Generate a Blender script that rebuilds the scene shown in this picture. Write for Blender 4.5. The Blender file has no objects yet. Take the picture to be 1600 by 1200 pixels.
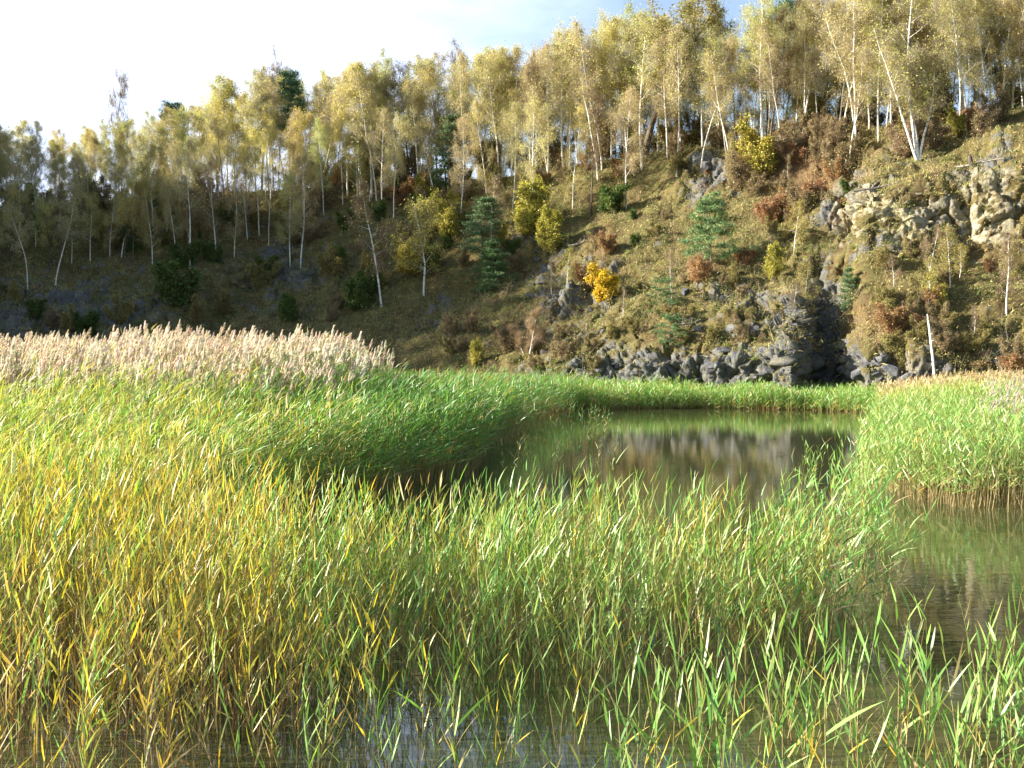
import bpy, math, random
import numpy as np
from mathutils import Vector, Matrix
R = math.radians
SC = bpy.context.scene
COL = SC.collection
# ------------------------------------------------------------------ camera
F = 1570.0; CZ = 3.0; PITCH = math.atan(45.0 / F)
cd = bpy.data.cameras.new('camera'); cam = bpy.data.objects.new('camera', cd); COL.objects.link(cam)
cd.sensor_width = 36; cd.lens = 36 * F / 1600; cd.clip_start = 0.1; cd.clip_end = 6000
cam.location = (0, 0, CZ); cam.rotation_euler = (math.pi / 2 - PITCH, 0, 0)
SC.camera = cam
# ------------------------------------------------------------------ light
SUN_AZ = 92.0   # degrees left of the view direction
SUN_EL = 20.0
w = bpy.data.worlds.new('World'); SC.world = w; w.use_nodes = True
nt = w.node_tree; nt.nodes.clear()
def N(t, typ, **k):
    n = t.nodes.new(typ)
    for a, b in k.items(): setattr(n, a, b)
    return n
sky = N(nt, 'ShaderNodeTexSky', sky_type='NISHITA', sun_disc=False, sun_elevation=R(SUN_EL), sun_rotation=R(-SUN_AZ), air_density=1.0, dust_density=1.2, ozone_density=1.5)
tc = N(nt, 'ShaderNodeTexCoord')
mp = N(nt, 'ShaderNodeMapping'); mp.inputs['Scale'].default_value = (1.6, 1.6, 5.0)
nz = N(nt, 'ShaderNodeTexNoise'); nz.inputs['Scale'].default_value = 2.2; nz.inputs['Detail'].default_value = 7; nz.inputs['Roughness'].default_value = .55
sep = N(nt, 'ShaderNodeSeparateXYZ')
m1 = N(nt, 'ShaderNodeMath', operation='MULTIPLY_ADD'); m1.inputs[1].default_value = -1.75; m1.inputs[2].default_value = 0.0
m2 = N(nt, 'ShaderNodeMath', operation='ADD')
mr = N(nt, 'ShaderNodeMapRange'); mr.interpolation_type = 'SMOOTHSTEP'
mr.inputs['From Min'].default_value = 0.28; mr.inputs['From Max'].default_value = .86; mr.inputs['To Max'].default_value = .9; mr.inputs['To Min'].default_value = .14
mx = N(nt, 'ShaderNodeMix', data_type='RGBA'); mx.inputs[7].default_value = (5.4, 6.2, 8.2, 1)
bg = N(nt, 'ShaderNodeBackground'); bg.inputs['Strength'].default_value = 0.08
wo = N(nt, 'ShaderNodeOutputWorld')
L = nt.links.new
L(tc.outputs['Generated'], mp.inputs['Vector']); L(mp.outputs[0], nz.inputs['Vector'])
L(tc.outputs['Generated'], sep.inputs[0]); L(sep.outputs['X'], m1.inputs[0])
L(m1.outputs[0], m2.inputs[0]); L(nz.outputs['Fac'], m2.inputs[1]); L(m2.outputs[0], mr.inputs['Value'])
hz = N(nt, 'ShaderNodeMapRange'); hz.interpolation_type = 'SMOOTHSTEP'; hz.inputs['From Min'].default_value = .72; hz.inputs['From Max'].default_value = .42   # the bright haze lies low round the sun
yz = N(nt, 'ShaderNodeMapRange'); yz.inputs['From Min'].default_value = -.55; yz.inputs['From Max'].default_value = .0
ml = N(nt, 'ShaderNodeMath', operation='MULTIPLY'); ml2 = N(nt, 'ShaderNodeMath', operation='MULTIPLY')
L(sep.outputs['Z'], hz.inputs['Value']); L(sep.outputs['Y'], yz.inputs['Value']); L(mr.outputs[0], ml.inputs[0]); L(hz.outputs[0], ml.inputs[1]); L(ml.outputs[0], ml2.inputs[0]); L(yz.outputs[0], ml2.inputs[1])
L(ml2.outputs[0], mx.inputs[0]); L(sky.outputs[0], mx.inputs[6]); L(mx.outputs[2], bg.inputs['Color']); L(bg.outputs[0], wo.inputs['Surface'])
sl = bpy.data.lights.new('sun', 'SUN'); sl.energy = 5.0; sl.angle = R(0.5); sl.color = (1.0, 0.935, 0.81)
so = bpy.data.objects.new('sun', sl); COL.objects.link(so)
sd = Vector((-math.sin(R(SUN_AZ)) * math.cos(R(SUN_EL)), math.cos(R(SUN_AZ)) * math.cos(R(SUN_EL)), math.sin(R(SUN_EL))))
so.rotation_euler = sd.to_track_quat('Z', 'Y').to_euler(); so.location = (0, -10, 60)
SC.view_settings.view_transform = 'Standard'; SC.view_settings.look = 'None'
SC.view_settings.exposure = 1.7; SC.view_settings.gamma = 1
SC.cycles.max_bounces = 6; SC.cycles.diffuse_bounces = 3; SC.cycles.glossy_bounces = 2; SC.cycles.transmission_bounces = 3; SC.cycles.transparent_max_bounces = 4
SC.cycles.use_denoising = True
try: SC.cycles.denoiser = 'OPENIMAGEDENOISE'; SC.cycles.denoising_input_passes = 'RGB_ALBEDO_NORMAL'; SC.cycles.denoising_prefilter = 'ACCURATE'
except Exception: pass
# ------------------------------------------------------------------ helpers
rng = np.random.default_rng(7); random.seed(7)
cp, sp = math.cos(PITCH), math.sin(PITCH)
def ray(px, py):
    x = (px - 800) / F; u = (600 - py) / F
    return x, cp + sp * u, -sp + cp * u
def water_pt(px, py):
    x, y, z = ray(px, py); k = -CZ / z
    return (x * k, y * k)
def project(X, Y, Z):
    Zr = Z - CZ; f = Y * cp - Zr * sp; u = Y * sp + Zr * cp
    return 800 + F * X / f, 600 - F * u / f
def tag(o, label=None, cat=None, group=None, kind=None):
    if label: o['label'] = label
    if cat: o['category'] = cat
    if group: o['group'] = group
    if kind: o['kind'] = kind
    return o
def empty(name, loc, rz=0, sc=1.0):
    o = bpy.data.objects.new(name, None); COL.objects.link(o)
    o.location = loc; o.rotation_euler = (0, 0, rz); o.scale = (sc, sc, sc); o.empty_display_size = .3
    return o
class MB:
    def __init__(s): s.v = []; s.f = []; s.c = []; s.n = 0
    def add(s, V, Q, C):
        V = np.asarray(V, float).reshape(-1, 3)
        C = np.broadcast_to(np.asarray(C, float), (len(V), 3))
        s.v.append(V); s.f.append(np.asarray(Q, int).reshape(-1, 4) + s.n); s.c.append(C); s.n += len(V)
    def ribbons(s, B, D, BE, Ln, W, S, nseg, C, prof=None, tipc=None):
        """B base, D unit dir, BE bend vector, Ln length, W half width, S side dir; N of each"""
        n = len(B)
        if n == 0: return
        t = np.linspace(0, 1, nseg + 1)
        if prof is None: prof = np.interp(t, [0, .25, .6, 1], [.55, 1, .75, .04])
        P = B[:, None] + (D * Ln[:, None])[:, None] * t[None, :, None] + (BE * Ln[:, None])[:, None] * (t ** 2)[None, :, None]
        off = (S * W[:, None])[:, None] * np.asarray(prof)[None, :, None]
        V = np.stack([P - off, P + off], 2)              # n, k, 2, 3
        k = nseg + 1
        base = (np.arange(n) * k * 2)[:, None] + (np.arange(nseg) * 2)[None]
        Q = np.stack([base, base + 1, base + 3, base + 2], -1)
        C = np.broadcast_to(C, (n, 3))
        CC = np.repeat(C[:, None], k, 1)
        if tipc is not None:
            CC = CC + (np.broadcast_to(tipc, (n, 3)) - C)[:, None] * (t ** 1.5)[None, :, None]
        CC = np.repeat(CC[:, :, None], 2, 2)
        s.add(V, Q, CC.reshape(-1, 3))
    def stalks(s, B, D, BE, Ln, r0, r1, nseg, C0, C1, sides=3):
        n = len(B)
        if n == 0: return
        t = np.linspace(0, 1, nseg + 1)
        P = B[:, None] + (D * Ln[:, None])[:, None] * t[None, :, None] + (BE * Ln[:, None])[:, None] * (t ** 2)[None, :, None]
        rad = r0[:, None] * (1 - t) + r1[:, None] * t
        a = np.arange(sides) * 2 * np.pi / sides
        ring = np.stack([np.cos(a), np.sin(a), np.zeros(sides)], -1)
        V = P[:, :, None] + rad[:, :, None, None] * ring[None, None]
        k = nseg + 1
        base = (np.arange(n) * k * sides)[:, None, None] + (np.arange(nseg) * sides)[None, :, None]
        i = np.arange(sides)[None, None]; j = (np.arange(sides) + 1) % sides
        Q = np.stack([base + i, base + j, base + j + sides, base + i + sides], -1)
        C0 = np.broadcast_to(C0, (n, 3)); C1 = np.broadcast_to(C1, (n, 3))
        CC = C0[:, None] * (1 - t)[None, :, None] + C1[:, None] * t[None, :, None]
        CC = np.repeat(CC[:, :, None], sides, 2)
        s.add(V, Q, CC.reshape(-1, 3))
    def tube(s, P, rad, sides, C):
        P = np.asarray(P, float); rad = np.asarray(rad, float); k = len(P)
        T = np.gradient(P, axis=0); T /= np.linalg.norm(T, axis=1)[:, None] + 1e-9
        ref = np.array([0.31, 0.95, 0.05]) if abs(T[0, 2]) > .5 else np.array([0.1, 0.05, 1.0])
        U = np.cross(T, ref); U /= np.linalg.norm(U, axis=1)[:, None] + 1e-9
        W = np.cross(T, U)
        a = np.arange(sides) * 2 * np.pi / sides
        V = P[:, None] + rad[:, None, None] * (U[:, None] * np.cos(a)[None, :, None] + W[:, None] * np.sin(a)[None, :, None])
        b = (np.arange(k - 1) * sides)[:, None]; i = np.arange(sides)[None]; j = (i + 1) % sides
        Q = np.stack([b + i, b + j, b + j + sides, b + i + sides], -1)
        s.add(V, Q, C)
    def leaves(s, P, size, C, asp=.55, flat=0.0):
        n = len(P)
        if n == 0: return
        A = rnd_dir(n); 
        if flat: A[:, 2] *= (1 - flat); A /= np.linalg.norm(A, axis=1)[:, None]
        Bv = np.cross(A, rnd_dir(n)); Bv /= np.linalg.norm(Bv, axis=1)[:, None] + 1e-9
        a = A * size[:, None]; b = Bv * (size * asp)[:, None]
        V = np.stack([P - a, P + b * .9 - a * .1, P + a, P - b * .9 - a * .1], 1)
        Q = np.arange(n * 4).reshape(n, 4)
        s.add(V, Q, np.repeat(np.broadcast_to(C, (n, 3)), 4, 0))
    def mesh(s, name, mat, smooth=False):
        V = np.concatenate(s.v); Q = np.concatenate(s.f); C = np.concatenate(s.c)
        me = bpy.data.meshes.new(name)
        me.vertices.add(len(V)); me.vertices.foreach_set('co', V.astype(np.float32).ravel())
        me.loops.add(len(Q) * 4); me.loops.foreach_set('vertex_index', Q.astype(np.int32).ravel())
        me.polygons.add(len(Q)); me.polygons.foreach_set('loop_start', (np.arange(len(Q)) * 4).astype(np.int32))
        if smooth: me.polygons.foreach_set('use_smooth', np.ones(len(Q), bool))
        ca = me.color_attributes.new('Col', 'FLOAT_COLOR', 'POINT')
        cc = np.ones((len(V), 4), np.float32); cc[:, :3] = np.clip(C, 0, 1); ca.data.foreach_set('color', cc.ravel())
        me.update(); me.materials.append(mat)
        return me
    def build(s, name, mat, parent=None, smooth=False):
        o = bpy.data.objects.new(name, s.mesh(name, mat, smooth)); COL.objects.link(o)
        if parent: o.parent = parent
        return o
def rnd_dir(n):
    v = rng.normal(size=(n, 3)); return v / np.linalg.norm(v, axis=1)[:, None]
def unit(v): return v / (np.linalg.norm(v, axis=-1, keepdims=True) + 1e-9)
def mixc(cols, wts, n, var=.15):
    cols = np.array(cols, float); wts = np.array(wts, float); wts = wts / wts.sum()
    c = cols[rng.choice(len(cols), n, p=wts)]
    return c * (1 + rng.uniform(-var, var, (n, 1))) * (1 + rng.uniform(-.06, .06, (n, 3)))
# numpy noise
def _h(ix, iy, iz, seed):
    h = (ix.astype(np.uint32) * np.uint32(374761393)) ^ (iy.astype(np.uint32) * np.uint32(668265263)) ^ (iz.astype(np.uint32) * np.uint32(2147483647 - 1013904223 % 7919)) ^ np.uint32(seed * 97 + 13)
    h = (h ^ (h >> np.uint32(13))) * np.uint32(1274126177); h = h ^ (h >> np.uint32(16)); h = h * np.uint32(2246822519); h = h ^ (h >> np.uint32(15))
    return (h & np.uint32(0xffffff)).astype(np.float64) / 0xffffff
def vnoise(P, seed=0):
    i = np.floor(P).astype(np.int64); f = P - i; f = f * f * (3 - 2 * f); o = 0
    for a in (0, 1):
        for b in (0, 1):
            for c in (0, 1):
                wgt = (f[..., 0] if a else 1 - f[..., 0]) * (f[..., 1] if b else 1 - f[..., 1]) * (f[..., 2] if c else 1 - f[..., 2])
                o = o + wgt * _h(i[..., 0] + a, i[..., 1] + b, i[..., 2] + c, seed)
    return o * 2 - 1
def fbm(P, oct=4, seed=0, g=.5):
    o = 0; a = 1; s = 0
    for k in range(oct):
        o = o + a * vnoise(P * 2 ** k + 17.3 * k, seed + k); s += a; a *= g
    return o / s
def worley(P, seed=0):
    i = np.floor(P).astype(np.int64); f1 = np.full(P.shape[:-1], 9.); f2 = f1.copy(); idv = np.zeros(P.shape[:-1]); tl = np.zeros(P.shape[:-1])
    for a in (-1, 0, 1):
        for b in (-1, 0, 1):
            for c in (-1, 0, 1):
                x, y, z = i[..., 0] + a, i[..., 1] + b, i[..., 2] + c
                d = (x + _h(x, y, z, seed) - P[..., 0]) ** 2 + (y + _h(x, y, z, seed + 1) - P[..., 1]) ** 2 + (z + _h(x, y, z, seed + 2) - P[..., 2]) ** 2
                nid = _h(x, y, z, seed + 3)
                m = d < f1
                tilt_ = (P[..., 0] - x - .5) * (_h(x, y, z, seed + 5) - .5) + (P[..., 1] - y - .5) * (_h(x, y, z, seed + 6) - .5) + (P[..., 2] - z - .5) * (_h(x, y, z, seed + 7) - .2); tl = np.where(m, tilt_, tl)
                f2 = np.where(m, f1, np.minimum(f2, d)); idv = np.where(m, nid, idv); f1 = np.where(m, d, f1)
    return np.sqrt(f1), np.sqrt(f2), idv + tl * .85
def sstep(a, b, x): t = np.clip((x - a) / (b - a), 0, 1); return t * t * (3 - 2 * t)
# ------------------------------------------------------------------ materials
def new_mat(name):
    m = bpy.data.materials.new(name); m.use_nodes = True; t = m.node_tree; t.nodes.clear()
    return m, t, N(t, 'ShaderNodeOutputMaterial')
def leaf_mat(name, trans=.35, gloss=.06, rough=.45, tint=(1.15, 1.1, .55), var=.0):
    m, t, out = new_mat(name)
    at = N(t, 'ShaderNodeAttribute', attribute_name='Col'); l = t.links.new
    src = at.outputs['Color']
    if var:
        oi = N(t, 'ShaderNodeObjectInfo'); hs = N(t, 'ShaderNodeHueSaturation')
        r1 = N(t, 'ShaderNodeMapRange'); r1.inputs['To Min'].default_value = .5 - var * .05; r1.inputs['To Max'].default_value = .5 + var * .10
        mu = N(t, 'ShaderNodeMath', operation='MULTIPLY'); mu.inputs[1].default_value = 7.31
        fr = N(t, 'ShaderNodeMath', operation='FRACT')
        r2 = N(t, 'ShaderNodeMapRange'); r2.inputs['To Min'].default_value = 1 - var; r2.inputs['To Max'].default_value = 1 + var
        l(oi.outputs['Random'], r1.inputs[0]); l(r1.outputs[0], hs.inputs['Hue'])
        l(oi.outputs['Random'], mu.inputs[0]); l(mu.outputs[0], fr.inputs[0]); l(fr.outputs[0], r2.inputs[0]); l(r2.outputs[0], hs.inputs['Value'])
        l(src, hs.inputs['Color']); src = hs.outputs[0]
    df = N(t, 'ShaderNodeBsdfDiffuse'); tr = N(t, 'ShaderNodeBsdfTranslucent'); gl = N(t, 'ShaderNodeBsdfGlossy'); gl.inputs['Roughness'].default_value = rough
    tm = N(t, 'ShaderNodeMix', data_type='RGBA', blend_type='MULTIPLY'); tm.inputs[0].default_value = 1; tm.inputs[7].default_value = (*tint, 1)
    a = N(t, 'ShaderNodeMixShader'); a.inputs[0].default_value = trans; b = N(t, 'ShaderNodeMixShader'); b.inputs[0].default_value = gloss
    l(src, df.inputs[0]); l(src, tm.inputs[6]); l(tm.outputs[2], tr.inputs[0])
    l(df.outputs[0], a.inputs[1]); l(tr.outputs[0], a.inputs[2]); l(a.outputs[0], b.inputs[1]); l(gl.outputs[0], b.inputs[2]); l(b.outputs[0], out.inputs[0])
    return m
M_reed = leaf_mat('reed_leaf', .38, .05)
M_plume = leaf_mat('reed_plume', .4, .0, tint=(1, 1, .95))
M_leaf = leaf_mat('tree_leaf', .5, .02, tint=(1.2, 1.2, .75), var=.14)
M_shrub = leaf_mat('shrub_leaf', .3, .02, var=.1)
M_needle = leaf_mat('needles', .12, .03, tint=(1, 1, .7), var=.1)
M_cover = leaf_mat('ground_cover', .2, .0, tint=(1, 1, .8))
def bark(name, c0, c1, c2, birch=False):
    m, t, out = new_mat(name); l = t.links.new
    tc = N(t, 'ShaderNodeTexCoord'); mp = N(t, 'ShaderNodeMapping'); mp.inputs['Scale'].default_value = (3, 3, 9) if birch else (8, 8, 2)
    nz = N(t, 'ShaderNodeTexNoise'); nz.inputs['Scale'].default_value = 1.0; nz.inputs['Detail'].default_value = 4
    cr = N(t, 'ShaderNodeValToRGB'); e = cr.color_ramp.elements
    e[0].position = .30; e[0].color = (*c0, 1); e[1].position = .62; e[1].color = (*c2, 1); k = e.new(.42); k.color = (*c1, 1)
    ps = N(t, 'ShaderNodeBsdfPrincipled'); ps.inputs['Roughness'].default_value = .85
    l(tc.outputs['Object'], mp.inputs[0]); l(mp.outputs[0], nz.inputs['Vector']); l(nz.outputs[0], cr.inputs[0]); l(cr.outputs[0], ps.inputs['Base Color']); l(ps.outputs[0], out.inputs[0])
    return m
M_birch = bark('birch_bark', (.08, .07, .06), (.62, .58, .50), (.86, .83, .76), True)
M_dark = bark('dark_bark', (.03, .022, .016), (.07, .052, .038), (.13, .10, .075))
M_pale = bark('grey_bark', (.16, .13, .10), (.30, .26, .21), (.46, .42, .36))
M_pineb = bark('pine_bark', (.05, .035, .025), (.11, .075, .05), (.18, .13, .09))
# ------------------------------------------------------------------ hillside
def A(px): return math.degrees(math.atan((px - 800) / F))
# per column: toe r, then (image y, r): low cliff top, mid, base of upper cliff, top of upper cliff, ridge
def zz(y, r): return CZ + (555 - y) / F * r
KN = []
def kn(px, toe, *k, ang=None):
    a = A(px) if ang is None else ang
    rs = [toe]; zs = [-.6]
    for (y, r) in k: rs.append(r); zs.append(zz(y, r) if y >= 0 else -y)
    KN.append((a, rs, zs))
kn(0, 44, (-.3, 60), (-.5, 90), (-.7, 100), (-.9, 110), (-1., 120), ang=-100)
kn(0, 44, (-.5, 60), (-1, 75), (-1.5, 85), (-2, 95), (-2.5, 110), ang=-66)
kn(0, 54, (-2.5, 58), (-7, 66), (-12, 74), (-17, 84), (-21, 95), ang=-56)
kn(0, 58, (-3, 61), (-10, 68), (-20, 76), (-30, 86), (-39, 97), ang=-47)  # unseen left hill, crest raised to cast shade over the left slope
kn(0, 66, (-3, 69), (-10, 76), (-20, 83), (-29, 91), (-37, 98), ang=-37)
kn(0, 76, (575, 79), (500, 85), (430, 91), (375, 98), (325, 106))
kn(200, 80, (575, 83), (500, 89), (430, 96), (370, 104), (308, 112))
kn(400, 82, (575, 84), (490, 92), (425, 100), (360, 107), (298, 115))
kn(700, 76, (572, 78), (500, 85), (425, 92), (345, 100), (283, 108))
kn(850, 70, (567, 71), (505, 77), (425, 86), (335, 96), (268, 103))
kn(1000, 66, (563, 66.8), (515, 71), (430, 80), (322, 90), (240, 97))
kn(1180, 62, (556, 62.6), (510, 66), (430, 74), (312, 84), (222, 90))
kn(1236, 60, (548, 61.0), (500, 64.0), (430, 72), (305, 82), (215, 88))
kn(1262, 67, (560, 67.5), (480, 69.5), (405, 72.5), (305, 80), (210, 87))
kn(1325, 66, (560, 66.5), (480, 68.5), (405, 71), (300, 78), (203, 85))
kn(1355, 59, (548, 60.0), (500, 63), (402, 69), (308, 71.5), (202, 84))
kn(1450, 57, (560, 58.5), (500, 62), (405, 67.5), (292, 69.5), (195, 82))
kn(1525, 57, (562, 58.5), (500, 61.5), (400, 67.2), (288, 68.6), (182, 81))
kn(1600, 56, (565, 57.5), (500, 61), (395, 66), (268, 67.3), (168, 80))
kn(0, 50, (-3, 52), (-6, 56), (-11, 60), (-18, 63), (-23, 76), ang=36)
kn(0, 40, (-3, 42), (-6, 46), (-11, 50), (-18, 54), (-23, 66), ang=55)
kn(0, 30, (-2, 34), (-4, 40), (-7, 46), (-9, 54), (-12, 66), ang=80)
ka = np.array([k[0] for k in KN]); kr = np.array([k[1] for k in KN]); kz = np.array([k[2] for k in KN])
o = np.argsort(ka); ka, kr, kz = ka[o], kr[o], kz[o]
ang = np.unique(np.concatenate([np.arange(-100, -31, .6), np.arange(-31, 30, .056), np.arange(A(1228), A(1272), .016), np.arange(A(1318), A(1362), .016), np.arange(30, 80, .6)]))
ang = ang[np.concatenate([[True], np.diff(ang) > .004])]
rows = [18, 34, 62, 66, 66, 62]   # toe-front, toe->a, a->b ...
srow = np.concatenate([np.linspace(-1, 0, 6, endpoint=False)] + [np.linspace(i, i + 1, n, endpoint=False) for i, n in enumerate([34, 66, 80, 80, 66])] + [np.linspace(5, 6, 45)])
nc, nr = len(ang), len(srow)
def cols(tab): return np.stack([np.interp(ang, ka, tab[:, i]) for i in range(6)], 1)
CR, CZt = cols(kr), cols(kz)
CR = np.concatenate([CR[:, :1] - 5, CR, CR[:, -1:] + 75], 1); CZt = np.concatenate([CZt[:, :1] - 1.5, CZt, CZt[:, -1:] - 3.5], 1)
Rg = np.stack([np.interp(srow + 1, np.arange(8), CR[c]) for c in range(nc)]); Zg = np.stack([np.interp(srow + 1, np.arange(8), CZt[c]) for c in range(nc)])
ker = np.array([1, 2, 3, 2, 1.]); ker /= ker.sum()
for _ in range(2):
    for G in (Rg, Zg):
        P_ = np.pad(G, ((0, 0), (2, 2)), mode='edge')
        G[:] = sum(ker[i] * P_[:, i:i + nr] for i in range(5))
aa = np.radians(ang)[:, None]
PX = np.stack([Rg * np.sin(aa), Rg * np.cos(aa), Zg], -1)
# columns use depth r as distance along the ray's plan direction scaled so that depth Y = r
PX[..., 0] /= np.maximum(np.cos(aa), .75) ; PX[..., 1] /= np.maximum(np.cos(aa), .75)
dense = (np.abs(aa) < R(31)).astype(float)
gx, gy = project(PX[..., 0], np.maximum(PX[..., 1], 5), PX[..., 2])
def blob(cx, cy, rx, ry, p=2.): return np.exp(-(np.abs((gx - cx) / rx) ** p + np.abs((gy - cy) / ry) ** p))
slope = sstep(0, .2, srow)[None] * (1 - sstep(4.7, 5.1, srow))[None]
bn = fbm(PX * .12, 3, 5); bn2 = fbm(PX * .5 + 9, 3, 15)
rock = np.clip(blob(1080, 580, 230, 32) * 1.2 + blob(1290, 520, 50, 110, 4) * .8 + blob(1460, 345, 175, 62, 4) * .62 + blob(1118, 262, 34, 36) * 1.1
               + blob(900, 480, 75, 60) * .55 + blob(1215, 560, 45, 45) * .5 + blob(1420, 580, 80, 32) * .9 + blob(1180, 470, 130, 45) * .45 + blob(860, 400, 60, 40) * .5
               + blob(1325, 320, 40, 50) * .8 + blob(1075, 300, 30, 40) * .4 + blob(1560, 255, 60, 40) * .6 + blob(690, 500, 60, 30) * .5 + blob(460, 420, 70, 60) * .5 + blob(100, 500, 130, 50) * .6
               + blob(1370, 240, 60, 30) * .3 + blob(1200, 480, 60, 50) * .3 + blob(1560, 540, 60, 40) * .4, 0, 1.1)
rock = np.clip(rock + blob(100, 470, 260, 80) * .35 + blob(330, 400, 200, 60) * .2 + bn2 * .45 * (rock > .05) + (bn2 > .5) * .25, 0, 1) * slope  # wide left blobs: dark slate colour put in to deepen the slope's shade
pale = np.clip(blob(1328, 345, 26, 34) + blob(1385, 330, 26, 40) + blob(1425, 360, 22, 45) * .9 + blob(1545, 330, 24, 60, 3) + blob(1590, 350, 20, 60) * .6 + blob(1400, 570, 70, 30) * .5 + blob(1480, 275, 90, 14) * .5 + blob(1450, 335, 150, 65, 4) * .5 - (bn2 > .1) * .35, 0, 1)
# normals of the raw sheet
dc = np.gradient(PX, axis=0); dr = np.gradient(PX, axis=1); NR = unit(np.cross(dr, dc)); NR *= np.sign(-(NR * np.stack([np.sin(aa) + 0 * Rg, np.cos(aa) + 0 * Rg, -0.6 + 0 * Rg], -1)).sum(-1))[..., None]
disp = fbm(PX * .16, 4, 1) * 1.5 * slope + fbm(PX * .9, 3, 2) * .30
f1, f2, idv = worley(PX * np.array([.50, .50, .38]) + fbm(PX * .35, 2, 30)[..., None] * .5, 3)
g1, g2, idw = worley(PX * np.array([1.1, 1.1, 1.6]) + 5, 8)
disp += rock * ((idv - .5) * 1.3 - .45 * np.exp(-((f2 - f1) / .10) ** 2) + (idw - .5) * .62 - .10 * np.exp(-((g2 - g1) / .12) ** 2)) * dense
h1, h2, idh = worley(PX * 2.9, 18); disp += rock * ((idh - .5) * .20 - .05 * np.exp(-((h2 - h1) / .14) ** 2)) * dense
PX = PX + NR * (disp * (srow > 0)[None])[..., None]
PX[..., 2] = np.where((srow > 5)[None], PX[..., 2] + 0.0, PX[..., 2])
HX = PX
hgx, hgy = project(HX[..., 0], np.maximum(HX[..., 1], 5), HX[..., 2])
mb = MB(); idx = np.arange(nc * nr).reshape(nc, nr)
Q = np.stack([idx[:-1, :-1], idx[1:, :-1], idx[1:, 1:], idx[:-1, 1:]], -1)
red = np.clip(blob(1250, 260, 90, 60) + blob(1390, 505, 50, 30) + blob(1095, 425, 30, 20) + blob(945, 390, 20, 30) + blob(1550, 370, 50, 40) * .6, 0, 1)
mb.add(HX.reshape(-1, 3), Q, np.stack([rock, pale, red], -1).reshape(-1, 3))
m, t, out = new_mat('hillside'); l = t.links.new
at = N(t, 'ShaderNodeAttribute', attribute_name='Col'); sp_ = N(t, 'ShaderNodeSeparateColor'); l(at.outputs['Color'], sp_.inputs[0])
tcn = N(t, 'ShaderNodeTexCoord')
def noise(sc, det=5, ro=.6, co=None):
    n = N(t, 'ShaderNodeTexNoise'); n.inputs['Scale'].default_value = sc; n.inputs['Detail'].default_value = det; n.inputs['Roughness'].default_value = ro
    l(co or tcn.outputs['Object'], n.inputs['Vector']); return n.outputs['Fac']
def ramp(fac, stops):
    c = N(t, 'ShaderNodeValToRGB'); e = c.color_ramp.elements
    e[0].position, e[0].color = stops[0][0], (*stops[0][1], 1); e[1].position, e[1].color = stops[-1][0], (*stops[-1][1], 1)
    for p, cc in stops[1:-1]: k = e.new(p); k.color = (*cc, 1)
    l(fac, c.inputs[0]); return c.outputs[0]
def mix(f, a, b, bt='MIX'):
    n = N(t, 'ShaderNodeMix', data_type='RGBA', blend_type=bt)
    for s_, v in ((0, f), (6, a), (7, b)):
        if isinstance(v, (int, float)): n.inputs[s_].default_value = v
        elif isinstance(v, tuple): n.inputs[s_].default_value = (*v, 1)
        else: l(v, n.inputs[s_])
    return n.outputs[2]
def mrange(v, a, b, c=0, d=1):
    n = N(t, 'ShaderNodeMapRange'); n.inputs[1].default_value, n.inputs[2].default_value, n.inputs[3].default_value, n.inputs[4].default_value = a, b, c, d
    l(v, n.inputs[0]); return n.outputs[0]
soil = ramp(noise(.35, 8, .7), [(.30, (.055, .045, .026)), (.42, (.12, .105, .045)), (.50, (.19, .175, .065)), (.57, (.10, .115, .038)), (.64, (.24, .21, .09)), (.74, (.14, .13, .11))])
soil = mix(mrange(noise(3.0, 6, .7), .35, .7), soil, (.13, .075, .035))
soil = mix(sp_.outputs['Blue'], soil, (.17, .11, .055))
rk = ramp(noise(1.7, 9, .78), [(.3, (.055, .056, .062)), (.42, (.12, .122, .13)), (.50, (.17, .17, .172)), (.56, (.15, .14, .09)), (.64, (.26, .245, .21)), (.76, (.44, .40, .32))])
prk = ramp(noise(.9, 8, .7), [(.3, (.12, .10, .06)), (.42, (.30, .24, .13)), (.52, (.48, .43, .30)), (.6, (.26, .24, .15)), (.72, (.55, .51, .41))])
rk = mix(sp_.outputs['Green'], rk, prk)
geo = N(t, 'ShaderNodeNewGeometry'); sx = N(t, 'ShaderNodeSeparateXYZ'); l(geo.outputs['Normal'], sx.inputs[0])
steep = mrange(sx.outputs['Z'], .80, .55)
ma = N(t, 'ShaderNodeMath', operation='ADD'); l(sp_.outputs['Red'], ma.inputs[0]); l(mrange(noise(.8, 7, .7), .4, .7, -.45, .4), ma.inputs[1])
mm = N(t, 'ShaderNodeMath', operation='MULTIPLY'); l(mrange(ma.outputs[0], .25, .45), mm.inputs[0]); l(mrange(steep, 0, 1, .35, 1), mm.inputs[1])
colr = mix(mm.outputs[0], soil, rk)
ps = N(t, 'ShaderNodeBsdfPrincipled'); ps.inputs['Roughness'].default_value = .95; ps.inputs['Specular IOR Level'].default_value = .15
bp = N(t, 'ShaderNodeBump'); bp.inputs['Strength'].default_value = .9; bp.inputs['Distance'].default_value = .25
l(noise(2.6, 9, .75), bp.inputs['Height']); l(bp.outputs[0], ps.inputs['Normal']); l(colr, ps.inputs['Base Color']); l(ps.outputs[0], out.inputs[0])
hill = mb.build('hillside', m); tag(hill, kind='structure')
del mb
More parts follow.
